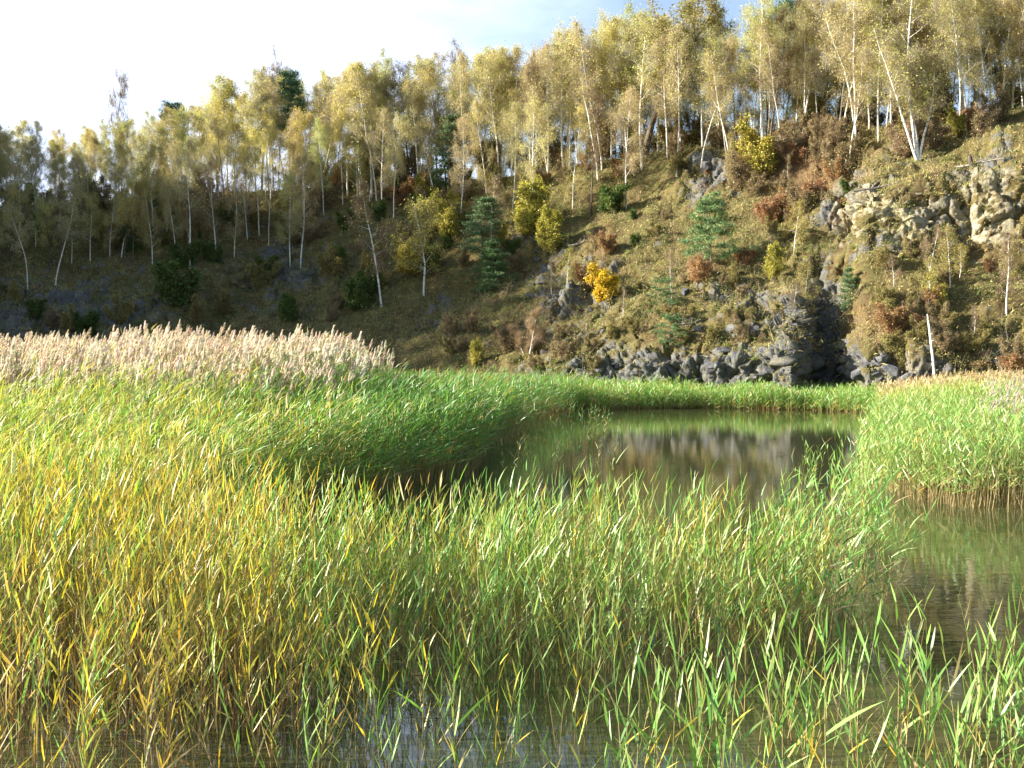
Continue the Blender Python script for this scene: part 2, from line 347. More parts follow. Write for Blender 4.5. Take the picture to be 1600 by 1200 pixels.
# lake bed and the surrounding ground, one sheet to the horizon
gv = np.concatenate([[-2500, -600, -150], np.linspace(-80, 120, 41), [250, 700, 2500]])
GX, GY = np.meshgrid(gv, gv, indexing='ij')
GZ = np.where((GY < 3.2), np.clip((3.2 - GY) * .42, 0, 2.0), 0) - 1.0 + fbm(np.stack([GX, GY, 0 * GX], -1) * .3, 2, 3) * .1
far = (np.abs(GX) > 120) | (GY > 160) | (GY < -50); GZ = np.where(far, .9, GZ)
mb = MB(); k = len(gv); idx = np.arange(k * k).reshape(k, k)
mb.add(np.stack([GX, GY, GZ], -1).reshape(-1, 3), np.stack([idx[:-1, :-1], idx[1:, :-1], idx[1:, 1:], idx[:-1, 1:]], -1), (.1, .1, .1))
m, t, out = new_mat('ground'); l = t.links.new; tcn = N(t, 'ShaderNodeTexCoord')
ps = N(t, 'ShaderNodeBsdfPrincipled'); ps.inputs['Roughness'].default_value = .95
l(ramp(noise(.6, 6), [(.3, (.05, .04, .02)), (.5, (.09, .08, .035)), (.7, (.08, .10, .03))]), ps.inputs['Base Color']); l(ps.outputs[0], out.inputs[0])
tag(mb.build('ground', m, smooth=True), kind='structure')
# water
mb = MB(); xs = np.linspace(-140, 140, 57); ys = np.linspace(-2, 110, 40)
WX, WY = np.meshgrid(xs, ys, indexing='ij'); idx = np.arange(57 * 40).reshape(57, 40)
mb.add(np.stack([WX, WY, 0 * WX], -1).reshape(-1, 3), np.stack([idx[:-1, :-1], idx[1:, :-1], idx[1:, 1:], idx[:-1, 1:]], -1), (.1, .1, .1))
m, t, out = new_mat('water'); l = t.links.new; tcn = N(t, 'ShaderNodeTexCoord')
mpw = N(t, 'ShaderNodeMapping'); mpw.inputs['Scale'].default_value = (.55, 1.6, 1); l(tcn.outputs['Object'], mpw.inputs[0])
ps = N(t, 'ShaderNodeBsdfPrincipled'); ps.inputs['Roughness'].default_value = .035; ps.inputs['IOR'].default_value = 1.52
l(ramp(noise(.5, 4), [(.3, (.050, .054, .020)), (.7, (.066, .070, .026))]), ps.inputs['Base Color'])
bp = N(t, 'ShaderNodeBump'); bp.inputs['Strength'].default_value = .10; bp.inputs['Distance'].default_value = .02
l(noise(3.2, 3, .5, mpw.outputs[0]), bp.inputs['Height']); l(bp.outputs[0], ps.inputs['Normal']); l(ps.outputs[0], out.inputs[0])
tag(mb.build('water', m), kind='structure')
# ------------------------------------------------------------------ terrain lookup
okr = (srow > .05) & (srow <= 5.05)
def col_of(px): return int(np.argmin(np.abs(ang - A(px))))
def on_slope(px, py):
    """point of the hillside seen at the photo pixel px, py"""
    c = col_of(px); cs = slice(max(c - 25, 0), c + 26)
    d = np.hypot((hgx[cs] - px), (hgy[cs] - py)); d = np.where(okr[None], d, 1e9)
    i = np.unravel_index(np.argmin(d), d.shape); return HX[cs][i]
def on_top(px, back, angle=None):
    """point on the plateau, back metres behind the ridge (negative: below it)"""
    c = col_of(px) if angle is None else int(np.argmin(np.abs(ang - angle)))
    r0 = CR[c, 6]; row = int(np.argmin(np.abs(Rg[c] - (r0 + back)) + np.where(srow < 3.2, 50, 0))); return HX[c, row]
# ------------------------------------------------------------------ vegetation prototypes
def limb(p, d, ln, k, wig, grav, r):
    """polyline of k points from p along d"""
    P = [np.array(p, float)]; d = np.array(d, float)
    for i in range(k - 1):
        d = d + r.normal(size=3) * wig + np.array([0, 0, grav]); d /= np.linalg.norm(d)
        P.append(P[-1] + d * ln / (k - 1))
    return np.array(P)
def at(P, t):
    x = t * (len(P) - 1); i = min(int(x), len(P) - 2); return P[i] * (1 - (x - i)) + P[i + 1] * (x - i)
BROWN = np.array([.13, .085, .055])
def tree_proto(seed, H=12, r0=.12, lean=(0, 0), first=.35, nl=26, ll=.26, up=.9, grav=-.02, nsub=5, nleaf=5000, lsz=.075, cols=((.3, .3, .05),), wts=(1,), wig=.06, twigcol=(.38, .32, .25),
               stems=1, lspread=.22, shape='birch', clump=1.0, ntw=9, bush=False):
    r = np.random.default_rng(seed); T = MB(); Cr = MB(); anchors = []; tw = []
    for s_ in range(stems):
        a0 = r.uniform(0, 6.28); sprd = .0 if stems == 1 else r.uniform(.15, .55 if bush else .3)
        d0 = np.array([lean[0] + math.cos(a0) * sprd, lean[1] + math.sin(a0) * sprd, 1.0]); d0 /= np.linalg.norm(d0)
        Hs = H * (1 if s_ == 0 else r.uniform(.6, .95))
        tr = limb((math.cos(a0) * sprd * .2, math.sin(a0) * sprd * .2, -.5), d0, Hs + .5, 9, wig, .03, r)
        rr = (r0 * (1 if s_ == 0 else .75)) * np.linspace(1, .12, 9) ** .9
        T.tube(tr, rr, 6, (.5, .5, .5))
        for i in range(nl):
            f = first + (1 - first) * ((i + r.uniform(0, .8)) / nl)
            p = at(tr, f); a = r.uniform(0, 6.28)
            if shape == 'birch': prof = math.sin(min(1, max(0, (f - first) / (1 - first)) * .80 + .2) * 3.14) ** .6 * .95 + .1
            elif shape == 'oak': prof = 1.15 - .5 * (f - first) / (1 - first)
            else: prof = 1.05 - .85 * (f - first) / (1 - first)
            L_ = Hs * ll * prof * r.uniform(.65, 1.2)
            d = np.array([math.cos(a), math.sin(a), up * r.uniform(.6, 1.4)]); d /= np.linalg.norm(d)
            P = limb(p, d, L_, 6, .13, grav, r); rl = max(.012, np.interp(f, [0, 1], [rr[0], rr[-1]]) * .42)
            T.tube(P, rl * np.linspace(1, .25, 6), 4, (.5, .5, .5))
            for j in range(nsub):
                g = r.uniform(.3, 1); q = at(P, g); dd = d * .6 + r.normal(size=3) * .6 + np.array([0, 0, .1]); dd /= np.linalg.norm(dd)
                S = limb(q, dd, L_ * r.uniform(.25, .5), 4, .2, grav * 1.5, r)
                tw.append((S[0], S[-1], .012)); anchors += [S[1], S[2], S[3], S[3]]
            anchors += [P[3], P[4], P[5]]
        anchors += [tr[-1], tr[-2]]
    An = np.array(anchors)
    # twigs
    n = len(An) * ntw; B = np.repeat(An, ntw, 0) + r.normal(size=(n, 3)) * .05
    D = r.normal(size=(n, 3)) + np.array([0, 0, -.25 if shape == 'birch' else .35]); D = unit(D)
    Ln = r.uniform(.3, .9, n) * (H / 12) ** .5 * (1 if not bush else .8); S = unit(np.cross(D, r.normal(size=(n, 3))))
    BE = np.tile([0, 0, -.35 if shape == 'birch' else .1], (n, 1)).astype(float)
    tc_ = np.array(twigcol) * r.uniform(.6, 1.5, (n, 1))
    Cr.ribbons(B, D, BE, Ln, np.full(n, .0055 if not bush else .008), S, 2, tc_, prof=[1, .8, .3])
    if tw:
        B2 = np.array([x[0] for x in tw]); E2 = np.array([x[1] for x in tw]); v = E2 - B2; ln2 = np.linalg.norm(v, axis=1)
        Cr.stalks(B2, unit(v), np.zeros_like(v), ln2, np.full(len(v), .022), np.full(len(v), .01), 1, twigcol, twigcol)
    # leaves in clumps round the anchors
    if nleaf:
        wgt = r.uniform(0.02, 1, len(An)) ** (1.6 * clump); wgt /= wgt.sum()
        w_ = r.choice(len(An), nleaf, p=wgt)
        k_ = r.integers(0, ntw, nleaf); tt = r.uniform(.1, 1, nleaf); ii = w_ * ntw + k_
        P = B[ii] + D[ii] * (Ln[ii] * tt)[:, None] + BE[ii] * (Ln[ii] * tt * tt)[:, None] + r.normal(size=(nleaf, 3)) * lspread
        ac = mixc(cols, wts, len(An), .2)[w_]                # clumps share a hue
        lc = .6 * ac + .4 * mixc(cols, wts, nleaf, .25)
        Cr.leaves(P, r.uniform(.6, 1.35, nleaf) * lsz, lc)
    return T, Cr
def pine_proto(seed, H=6, wd=.45, tiers=9, n=9000, cols=((.05, .13, .06), (.08, .17, .07), (.11, .19, .06)), first=.12, conic=.75, r0=.09, gap=.0):
    r = np.random.default_rng(seed); T = MB(); Cr = MB()
    tr = limb((0, 0, -.4), (0, 0, 1), H + .4, 8, .03, .02, r); T.tube(tr, r0 * np.linspace(1, .15, 8), 6, (.5, .5, .5))
    tips = []; wgts = []
    for i in range(tiers):
        f = first + (1 - first) * (i + .3) / tiers
        R0 = H * wd * ((1 - (f - first) / (1 - first)) * conic + (1 - conic)) * r.uniform(.7, 1.15)
        nb = r.integers(5, 8)
        for j in range(nb):
            a = j * 6.283 / nb + r.uniform(-.5, .5); d = np.array([math.cos(a), math.sin(a), r.uniform(.0, .3)])
            P = limb(at(tr, min(f + r.uniform(-.02, .02), 1)), d / np.linalg.norm(d), R0 * r.uniform(.65, 1.1), 6, .1, .03, r)
            T.tube(P, .03 * np.linspace(1, .3, 6), 3, (.5, .5, .5))
            for g in np.linspace(.3, 1, 7): tips.append(at(P, g) + r.normal(size=3) * .08 * R0 * (1.2 - .6 * g)); wgts.append(.4 + g)
    tips.append(tr[-1]); wgts.append(1.5)
    tips = np.array(tips); wg = np.array(wgts) * r.uniform(.2, 1, len(tips)); wg /= wg.sum(); w_ = r.choice(len(tips), n, p=wg)
    rad = .16 * (H / 5) ** .5
    P0 = tips[w_] + r.normal(size=(n, 3)) * rad * np.array([1, 1, .45])
    D = unit(r.normal(size=(n, 3)) * .6 + unit(P0 - tips[w_]) * .4 + np.array([0, 0, .55])); S = unit(np.cross(D, r.normal(size=(n, 3))))
    c = mixc(cols, np.ones(len(cols)), len(tips), .2)[w_] * r.uniform(.75, 1.3, (n, 1))
    Cr.ribbons(P0, D, np.zeros((n, 3)), r.uniform(.08, .2, n) * (H / 5) ** .5, np.full(n, .016 * (H / 5) ** .5 + .004), S, 1, c, prof=[1, .35])
    return T, Cr
GOLD = ((.68, .56, .15), (.60, .53, .14), (.70, .56, .17), (.55, .53, .15))
OLIVE = ((.49, .53, .15), (.42, .48, .13), (.56, .56, .17), (.38, .44, .13))
RUST = ((.56, .43, .22), (.48, .38, .20), (.60, .47, .23), (.46, .39, .21))
PALE = ((.62, .57, .24), (.54, .52, .20), (.66, .58, .27))
LIMEY = ((.42, .46, .09), (.36, .42, .08), (.55, .52, .12))
FOL = {'GOLD': GOLD, 'OLIVE': OLIVE, 'RUST': RUST, 'PALE': PALE, 'LIME': LIMEY}
PROTO = {}
def reg(key, TC, tm, cm, tn='trunk', cn='crown'):
    T, Cr = TC
    PROTO.setdefault(key, []).append((T.mesh(tn, tm, True), Cr.mesh(cn, cm), tn, cn))
def put(name, key, loc, label, cat, group=None, k=None, rz=None, sc=1.0, tilt=(0, 0), zs=1.0):
    L_ = PROTO[key]; p = L_[(random.randrange(len(L_)) if k is None else k) % len(L_)]
    e = empty(name, (float(loc[0]), float(loc[1]), float(loc[2]) - .05), random.uniform(0, 6.28) if rz is None else rz)
    e.scale = (sc, sc, sc * zs); e.rotation_euler = (tilt[0], tilt[1], e.rotation_euler[2]); tag(e, label, cat, group)
    for me, nm in ((p[0], p[2]), (p[1], p[3])):
        c = bpy.data.objects.new(nm, me); COL.objects.link(c); c.parent = e
    return e
for i, (kk, nl_) in enumerate([('GOLD', 5600), ('OLIVE', 5600), ('PALE', 4200), ('GOLD', 4200), ('OLIVE', 4600), ('RUST', 3600)]):
    reg('birch_' + kk, tree_proto(100 + i, H=12, r0=.11, first=[.33, .30, .36, .17, .15, .3][i], nl=24, ll=.21, cols=FOL[kk], wts=[1] * len(FOL[kk]), nleaf=nl_, lsz=.068, wig=.035, grav=-.05), M_birch, M_leaf)
for i in range(3):
    reg('birch_thin', tree_proto(130 + i, H=12, r0=.09, first=.45, nl=18, ll=.17, cols=PALE + RUST, wts=[1] * 7, nleaf=1900, lsz=.08, wig=.07, grav=-.03, ntw=8), M_birch, M_leaf)
for i, kk in enumerate(['RUST', 'OLIVE', 'RUST', 'GOLD']):
    reg('broad', tree_proto(150 + i, H=12, r0=.15, first=.28, nl=24, ll=.27, up=1.0, grav=.02, cols=FOL[kk], wts=[1] * len(FOL[kk]), nleaf=5000, lsz=.074, shape='oak', wig=.07), M_dark, M_leaf)
for i in range(3):
    reg('bare', tree_proto(160 + i, H=12, r0=.13, first=.3, nl=22, ll=.24, up=1.2, grav=.03, cols=RUST, wts=[1] * 4, nleaf=500, lsz=.09, shape='oak', ntw=14, twigcol=(.20, .14, .10)), M_dark, M_leaf)
reg('oak', tree_proto(170, H=15, r0=.34, first=.30, nl=22, ll=.30, up=.95, grav=.02, nsub=8, cols=((.26, .27, .07), (.40, .34, .10), (.30, .20, .08), (.16, .17, .06)), wts=(2, 2, 1, 1), nleaf=9000, lsz=.12, shape='oak', wig=.09, clump=1.8), M_dark, M_leaf)
for i in range(2):
    reg('tallpine', pine_proto(180 + i, H=13, wd=.19, tiers=9, n=9000, first=.5, conic=.45, r0=.16, cols=((.04, .10, .055), (.06, .14, .07))), M_pineb, M_needle)
reg('bluepine', pine_proto(185, H=7, wd=.27, tiers=10, n=12000, first=.1, conic=.7, cols=((.09, .16, .08), (.13, .20, .10), (.18, .24, .11))), M_pineb, M_needle)
reg('pine', pine_proto(190, H=6, wd=.52, tiers=7, n=15000, first=.22, conic=.62, cols=((.12, .20, .075), (.16, .25, .10), (.21, .28, .10))), M_pineb, M_needle)
reg('spruce', pine_proto(191, H=5, wd=.38, tiers=8, n=12000, first=.05, conic=.8, cols=((.07, .14, .05), (.12, .19, .07))), M_pineb, M_needle)
reg('lowpine', pine_proto(192, H=3, wd=.75, tiers=5, n=9000, first=.08, conic=.55, cols=((.11, .19, .07), (.17, .25, .09))), M_pineb, M_needle)
def shrub(key, seed, H, cols, nleaf, tw, lsz=.055, nl=10, ll=.34, ntw=10, stems=5, clump=1.):
    reg(key, tree_proto(seed, H=H, r0=.035, first=.2, nl=nl, ll=ll, up=1.1, grav=.0, nsub=3, cols=cols, wts=[1] * len(cols), nleaf=int(nleaf * 1.5), lsz=lsz, twigcol=tw, stems=stems, shape='bush', ntw=ntw, bush=True, lspread=.12, clump=clump), M_dark if key != 'bareV' else M_pale, M_shrub, 'stems', 'foliage')
for i in range(3): shrub('twiggy', 200 + i, 2.4, ((.36, .30, .17), (.42, .35, .19), (.31, .30, .14)), 1300, (.26, .18, .12))
for i in range(3): shrub('redbush', 210 + i, 1.8, ((.46, .23, .11), (.48, .31, .15), (.40, .27, .14)), 1500, (.30, .17, .10))
for i in range(2): shrub('yellowbush', 220 + i, 4.5, ((.55, .47, .08), (.48, .46, .09), (.62, .50, .12), (.34, .38, .08)), 7000, (.17, .12, .06), lsz=.075, nl=14, ll=.34)
shrub('goldbush', 225, 3.0, ((.80, .60, .04), (.72, .48, .03), (.85, .66, .08)), 6000, (.2, .13, .06), lsz=.08, nl=12, ll=.40)
for i in range(3): shrub('greenbush', 230 + i, 2.2, ((.07, .13, .035), (.11, .18, .04), (.14, .20, .05)), 3800, (.1, .08, .04), lsz=.075)
for i in range(3): shrub('olivebush', 240 + i, 2.6, ((.36, .34, .11), (.28, .29, .09), (.44, .37, .13)), 2300, (.2, .14, .08))
reg('slim_birch', tree_proto(250, H=8, r0=.085, first=.3, nl=16, ll=.18, cols=PALE, wts=[1] * 3, nleaf=350, lsz=.07, grav=.01, ntw=8, twigcol=(.28, .2, .15)), M_birch, M_leaf)
reg('slim_birch', tree_proto(251, H=8, r0=.085, first=.25, nl=18, ll=.26, cols=GOLD + OLIVE, wts=[1] * 8, nleaf=2000, lsz=.07, grav=.0, ntw=8, twigcol=(.28, .2, .12)), M_birch, M_leaf)
reg('fork_birch', tree_proto(255, H=4, r0=.06, first=.3, nl=9, ll=.3, up=1.6, cols=RUST, wts=[1] * 4, nleaf=250, lsz=.05, stems=3, ntw=12, twigcol=(.34, .25, .18), shape='bush'), M_birch, M_leaf)
reg('bigbirch', tree_proto(260, H=18, r0=.23, first=.42, nl=30, ll=.20, cols=PALE + OLIVE, wts=[1] * 7, nleaf=6500, lsz=.085, wig=.04, grav=-.04), M_birch, M_leaf)
reg('multibirch', tree_proto(265, H=15, r0=.15, first=.4, nl=16, ll=.17, cols=OLIVE + PALE, wts=[1] * 7, nleaf=5500, lsz=.085, stems=4, wig=.06, grav=-.02), M_birch, M_leaf)
# ------------------------------------------------------------------ ridge wood
def top_y(px): return np.interp(px, [-60, 30, 100, 180, 260, 340, 420, 470, 600, 680, 780, 860, 930, 1000, 1060, 1110, 1200, 1300, 1500, 1700], [190, 190, 205, 190, 175, 140, 115, 118, 98, 95, 85, 65, 45, 25, 25, 50, 10, -20, -40, -40])
ZONES = [(-60, 185, 'left of the spiky dark tree'), (185, 405, 'between spiky and rounded bare trees'), (405, 600, 'right of the rounded bare tree'), (600, 780, 'left of the high pine top'), (780, 1000, 'between pine top and oak'),
         (1000, 1190, 'just right of the oak'), (1190, 1430, 'right of the stout birch'), (1430, 1800, 'above the pale rock face')]
KIND = {'birch_GOLD': ('birch_tree', 'birch with white trunk and golden crown', 'birch tree'), 'birch_OLIVE': ('birch_tree', 'birch with white trunk and olive crown', 'birch tree'),
        'birch_PALE': ('birch_tree', 'birch with white trunk and pale thin crown', 'birch tree'), 'birch_RUST': ('birch_tree', 'birch with white trunk and rusty crown', 'birch tree'),
        'birch_thin': ('birch_tree', 'thin nearly leafless white birch', 'birch tree'), 'broad': ('broadleaf_tree', 'dark trunked tree with brownish leaves', 'broadleaf tree'),
        'bare': ('bare_tree', 'dark bare twiggy tree', 'bare tree'), 'tallpine': ('pine_tree', 'dark green pine with bare lower trunk', 'pine tree')}
def zone(px):
    for a, b, s in ZONES:
        if px < b: return s
    return ZONES[-1][2]
keys = list(KIND)
def wood(n, b0, b1, seed, wts, hs=1.0, px0=-70, px1=1680, row='front row'):
    r = random.Random(seed)
    for i in range(n):
        px = px0 + (px1 - px0) * (i + r.random()) / n
        back = r.uniform(b0, b1); p = on_top(px, back)
        key = r.choices(keys, wts)[0]
        x_, y_ = project(p[0], p[1], p[2]); Hh = (y_ - top_y(px)) / F * p[1] * r.uniform(.80, 1.03) * hs
        Hh = min(max(Hh, 6.), 17.)
        nm, lb, ct = KIND[key]
        sxy = Hh / 12 * r.uniform(.62, .98) if key != 'tallpine' else Hh / 13
        random.seed(r.random())
        put(nm, key, p, row + ' ' + lb + ' ' + zone(px), ct, row + ' ' + ct + 's ' + zone(px), sc=sxy, zs=(Hh / 12) / sxy if key != 'tallpine' else 1.0, tilt=(r.uniform(-.03, .03), r.uniform(-.06, .04)))
#            GOLD OLIVE PALE RUST thin broad bare pine
wood(76, -2.5, 2, 11, [6, 6, 6, 1.2, 9, .8, .5, .3])
wood(60, 2, 7, 12, [6, 6, 4, 2, 3, 1.5, 1.5, .6], row='second row')
wood(34, 7, 14, 13, [4, 4, 3, 2, 1, 2, 2, 1.0], row='third row')
wood(44, -3.5, 3, 18, [0, 0, 1, .5, 8, 0, .6, 0], row='front row')
wood(14, 14, 22, 14, [2, 2, 1, 1, 1, 2, 4, 1.0], row='rearmost')
wood(24, -9, -3, 15, [4, 4, 2, 3, 3, 3, 2, .5], hs=.75, px0=-60, px1=600, row='slope')
wood(22, -21, -9, 19, [2, 4, 1, 3, 3, 4, 3, 1.5], hs=.56, px0=-60, px1=480, row='slope')
wood(10, -9, -3, 25, [4, 3, 2, 2, 6, .5, 1, .0], hs=.7, px0=560, px1=1000, row='slope')
r_ = random.Random(5)
for i in range(44):   # wood continuing round the quarry, out of view at left; added to cast shade
    a = r_.uniform(-56, -29.5); p = on_top(0, r_.uniform(-20, 2), angle=a)
    if p[2] > 12: put('broadleaf_tree', 'broad', p, 'brown broadleaf tree added for shade on the quarry rim beyond the left edge', 'broadleaf tree', 'added shade trees on the quarry rim beyond the left edge', sc=r_.uniform(.8, 1.05))
# shrubs along the rim
def brush(n, px0, px1, t0, t1, keys_, seed, where, s0=.7, s1=1.3):
    r = random.Random(seed); nm = {'twiggy': ('brown twiggy shrub', 'brown twiggy shrubs'), 'redbush': ('low russet red shrub', 'russet shrubs'), 'greenbush': ('small dark green shrub', 'dark green shrubs'), 'olivebush': ('olive brown leafy shrub', 'olive shrubs'), 'yellowbush': ('yellow leaved bush', 'yellow bushes'), 'lowpine': ('low spreading green pine', 'low pines')}
    for i in range(n):
        px = r.uniform(px0, px1); c = col_of(px); f = r.uniform(t0, t1); row = int(np.argmin(np.abs(srow - f))); p = HX[c, row]; k_ = r.choice(keys_)
        put('pine_tree' if k_ == 'lowpine' else 'shrub', k_, p, nm[k_][0] + ' ' + where, 'pine tree' if k_ == 'lowpine' else 'shrub', nm[k_][1] + ' ' + where, sc=r.uniform(s0, s1), k=r.randrange(9))
brush(55, -40, 700, 4.0, 5.05, ['twiggy', 'twiggy', 'olivebush', 'greenbush', 'redbush'], 31, 'under the trees of the left ridge', .8, 1.5)
brush(45, 700, 1640, 4.55, 5.08, ['twiggy', 'twiggy', 'olivebush', 'redbush'], 32, 'under the trees of the right ridge', .6, 1.2)
brush(42, -40, 620, 1.6, 4.0, ['twiggy', 'olivebush', 'greenbush', 'olivebush'], 33, 'on the shaded left slope', .6, 1.3)
brush(26, 560, 860, 2.6, 4.4, ['twiggy', 'olivebush', 'greenbush', 'yellowbush'], 34, 'on the slope below the middle ridge', .45, .95)
brush(30, 1120, 1340, 3.6, 4.8, ['twiggy', 'twiggy', 'redbush'], 35, 'in the russet thicket below the right ridge', .7, 1.35)
brush(30, 1340, 1610, .7, 2.9, ['olivebush', 'redbush', 'twiggy', 'olivebush', 'twiggy', 'olivebush'], 36, 'below the pale rock face', .35, .7)
brush(34, 980, 1240, 1.3, 3.8, ['olivebush', 'olivebush', 'twiggy', 'greenbush', 'twiggy'], 37, 'on the sunny middle slope', .3, .6)
brush(16, 700, 960, .6, 1.8, ['twiggy', 'olivebush', 'twiggy'], 38, 'above the reeds at the foot of the slope', .5, .9)
for i in range(34):
    px = r_.uniform(-40, 1640); p = on_top(px, r_.uniform(1, 9))
    k_ = r_.choice(['olivebush', 'twiggy', 'olivebush']); put('shrub', k_, p, ('leafy olive' if k_ == 'olivebush' else 'brown twiggy') + ' sapling thicket between trunks, ' + zone(px), 'shrub', 'saplings between the trunks ' + zone(px) + k_[0], sc=r_.uniform(1.3, 2.4))
# ------------------------------------------------------------------ single trees and bushes the photo picks out
def one(name, key, px, py, hpx, label, cat=None, k=0, rz=0., tilt=(0, 0), wide=1.0, H=None, ridge=None):
    p = on_slope(px, py) if ridge is None else on_top(px, ridge)
    Hm = hpx / F * p[1]; s_ = Hm / H
    return put(name, key, p, label, cat or name.replace('_', ' '), k=k, rz=rz, sc=s_ * wide, zs=1 / wide, tilt=tilt)
one('pine_tree', 'pine', 1112, 425, 118, 'broad layered green pine standing alone on the sunny slope', H=6)
one('pine_tree', 'spruce', 768, 455, 80, 'dark green bushy conifer in the half shade left of the golden bush', H=5, wide=1.4)
one('pine_tree', 'bluepine', 752, 400, 90, 'blue green conifer just above the dark bushy conifer', H=7, wide=1.9)
one('pine_tree', 'bluepine', 700, 300, 115, 'blue green pine rising in front of the middle birches', H=7, wide=1.5)
one('pine_tree', 'lowpine', 1042, 478, 45, 'low spreading pine with a thin white trunk beside it', H=3)
one('pine_tree', 'lowpine', 1047, 540, 48, 'lowest green pine on the rocks above the far reeds', H=3, k=0, rz=2)
one('pine_tree', 'spruce', 1326, 482, 66, 'small upright spruce in the dark rocky recess', H=5, wide=.8)
one('pine_tree', 'tallpine', 1612, 180, 225, 'dark green pine at the right end of the ridge', H=13, wide=1.6, ridge=3)
one('pine_tree', 'tallpine', 782, 268, 212, 'tall pine whose dark top rises over the middle of the wood', H=13, wide=1.0, ridge=9, k=1)
one('golden_bush', 'goldbush', 942, 474, 60, 'bright golden yellow bush on the sunny slope', 'bush', H=3.0, wide=1.0)
one('shrub', 'redbush', 922, 452, 46, 'red leaved shrub touching the golden bush', H=1.8, k=1)
one('shrub', 'redbush', 950, 398, 36, 'small red shrub up the slope from the golden bush', H=1.8, k=2)
one('shrub', 'redbush', 1090, 440, 38, 'orange red shrub at the foot of the lone pine', H=1.8)
one('shrub', 'redbush', 1165, 415, 34, 'orange brown shrub right of the lone pine', H=1.8, k=1)
one('shrub', 'redbush', 1392, 520, 46, 'reddish shrub right of the dark rocky recess', H=1.8, k=2, wide=1.3)
one('shrub', 'redbush', 1575, 578, 26, 'dark red shrub above the tall grass at the right', H=1.8, wide=1.6)
one('shrub', 'greenbush', 958, 332, 42, 'dense dark green bush below the oak on the ridge', H=2.2, wide=1.2)
one('shrub', 'greenbush', 1330, 304, 26, 'round green tuft on top of the pale rocks', H=2.2, k=1)
one('shrub', 'greenbush', 285, 480, 70, 'dark green bush in the middle of the shaded slope', H=2.2, k=2)
one('shrub', 'greenbush', 418, 440, 40, 'small dark green bush right of the shaded birch', H=2.2)
one('yellow_bush', 'yellowbush', 838, 378, 100, 'large yellow green bush at the edge of the shade', 'bush', H=4.5, wide=1.1)
one('yellow_bush', 'yellowbush', 702, 378, 76, 'yellow bush left of the blue green conifers', 'bush', H=4.5, k=1)
one('yellow_bush', 'yellowbush', 1192, 282, 95, 'big pale yellow bush against the trunks of the ridge', 'bush', H=4.5, k=1, wide=1.1)
one('yellow_bush', 'yellowbush', 1212, 440, 62, 'orange yellow bush right of the lone pine', 'bush', H=4.5, wide=.9)
one('yellow_bush', 'yellowbush', 1500, 215, 50, 'small pale yellow bush at the foot of the tall right birch', 'bush', H=4.5, k=1)
one('yellow_bush', 'yellowbush', 745, 578, 50, 'dull yellow bush right behind the reeds at the slope foot', 'bush', H=4.5, wide=.8)
one('yellow_bush', 'yellowbush', 1468, 480, 55, 'straggly yellow bush left of the thin white birch', 'bush', H=4.5, k=1)
one('birch_tree', 'slim_birch', 597, 478, 190, 'nearly bare pale birch on the dark slope, left of its yellow leaved neighbour', k=0, H=8, tilt=(0, -.09))
one('birch_tree', 'slim_birch', 662, 462, 148, 'pale birch with sparse yellow leaves on the edge of the shade', k=1, H=8, tilt=(0, -.05), wide=1.2)
one('birch_tree', 'slim_birch', 766, 398, 118, 'slim white trunk rising from the blue green conifer', k=0, H=8, rz=2, tilt=(0, -.05))
one('birch_tree', 'birch_thin', 297, 418, 190, 'white birch trunk bending in the deep shade', k=0, H=12, tilt=(0, -.05))
one('birch_tree', 'birch_thin', 87, 448, 160, 'straight white birch in the deep shade near the left edge', k=1, H=12)
one('birch_tree', 'birch_thin', 43, 452, 130, 'leftmost white birch on the shaded slope', k=2, H=12)
one('birch_tree', 'birch_thin', 190, 400, 130, 'faint pale birch left of the bending one', k=2, H=12, rz=2)
one('birch_tree', 'fork_birch', 824, 566, 88, 'small bare forked birch just above the reeds', H=4)
one('birch_tree', 'slim_birch', 1049, 478, 92, 'thin white stem standing in the low spreading pine', k=0, H=8, rz=1)
one('birch_tree', 'slim_birch', 1243, 498, 60, 'short pale birch left of the rocky recess', k=0, H=8, rz=3)
one('birch_tree', 'slim_birch', 1257, 528, 118, 'taller slim birch at the rim of the rocky recess', k=1, H=8, rz=3, wide=.7)
one('birch_tree', 'slim_birch', 1574, 492, 130, 'thin white birch against the rock face at the right', k=0, H=8, rz=4)
one('birch_tree', 'birch_thin', 1337, 242, 250, 'white birch leaning left on the rim above the green tuft', k=0, H=12, tilt=(0, -.10))
one('birch_tree', 'birch_thin', 1326, 272, 190, 'lower white birch rooted in the rocks beside the leaning one', k=1, H=12, tilt=(0, -.12))
one('birch_tree', 'multibirch', 1436, 248, 290, 'many stemmed white birch fanning out over the pale cliff', H=15, tilt=(0, -.06))
one('birch_tree', 'bigbirch', 1506, 196, 330, 'tallest thick white birch at the right', H=18, tilt=(0, -.045))
one('birch_tree', 'bigbirch', 1192, 232, 232, 'stout white birch behind the pale yellow bush', H=18, rz=2)
one('birch_tree', 'birch_PALE', 880, 275, 200, 'white birch leaning left at the middle of the ridge edge', k=0, H=12, tilt=(0, -.12))
one('birch_tree', 'birch_GOLD', 800, 275, 195, 'white birch with full golden crown at the middle ridge', k=0, H=12)
one('oak_tree', 'oak', 1006, 246, 245, 'large spreading oak with dark trunk on the ridge', H=15, wide=1.05)
one('broadleaf_tree', 'bare', 190, 320, 185, 'spiky dark tree rising highest over the left wood', 'broadleaf tree', H=12, ridge=2, wide=.55)
one('broadleaf_tree', 'bare', 410, 300, 200, 'bare rounded tree top above the left middle wood', 'broadleaf tree', H=12, ridge=3, k=1)
r2_ = random.Random(9)
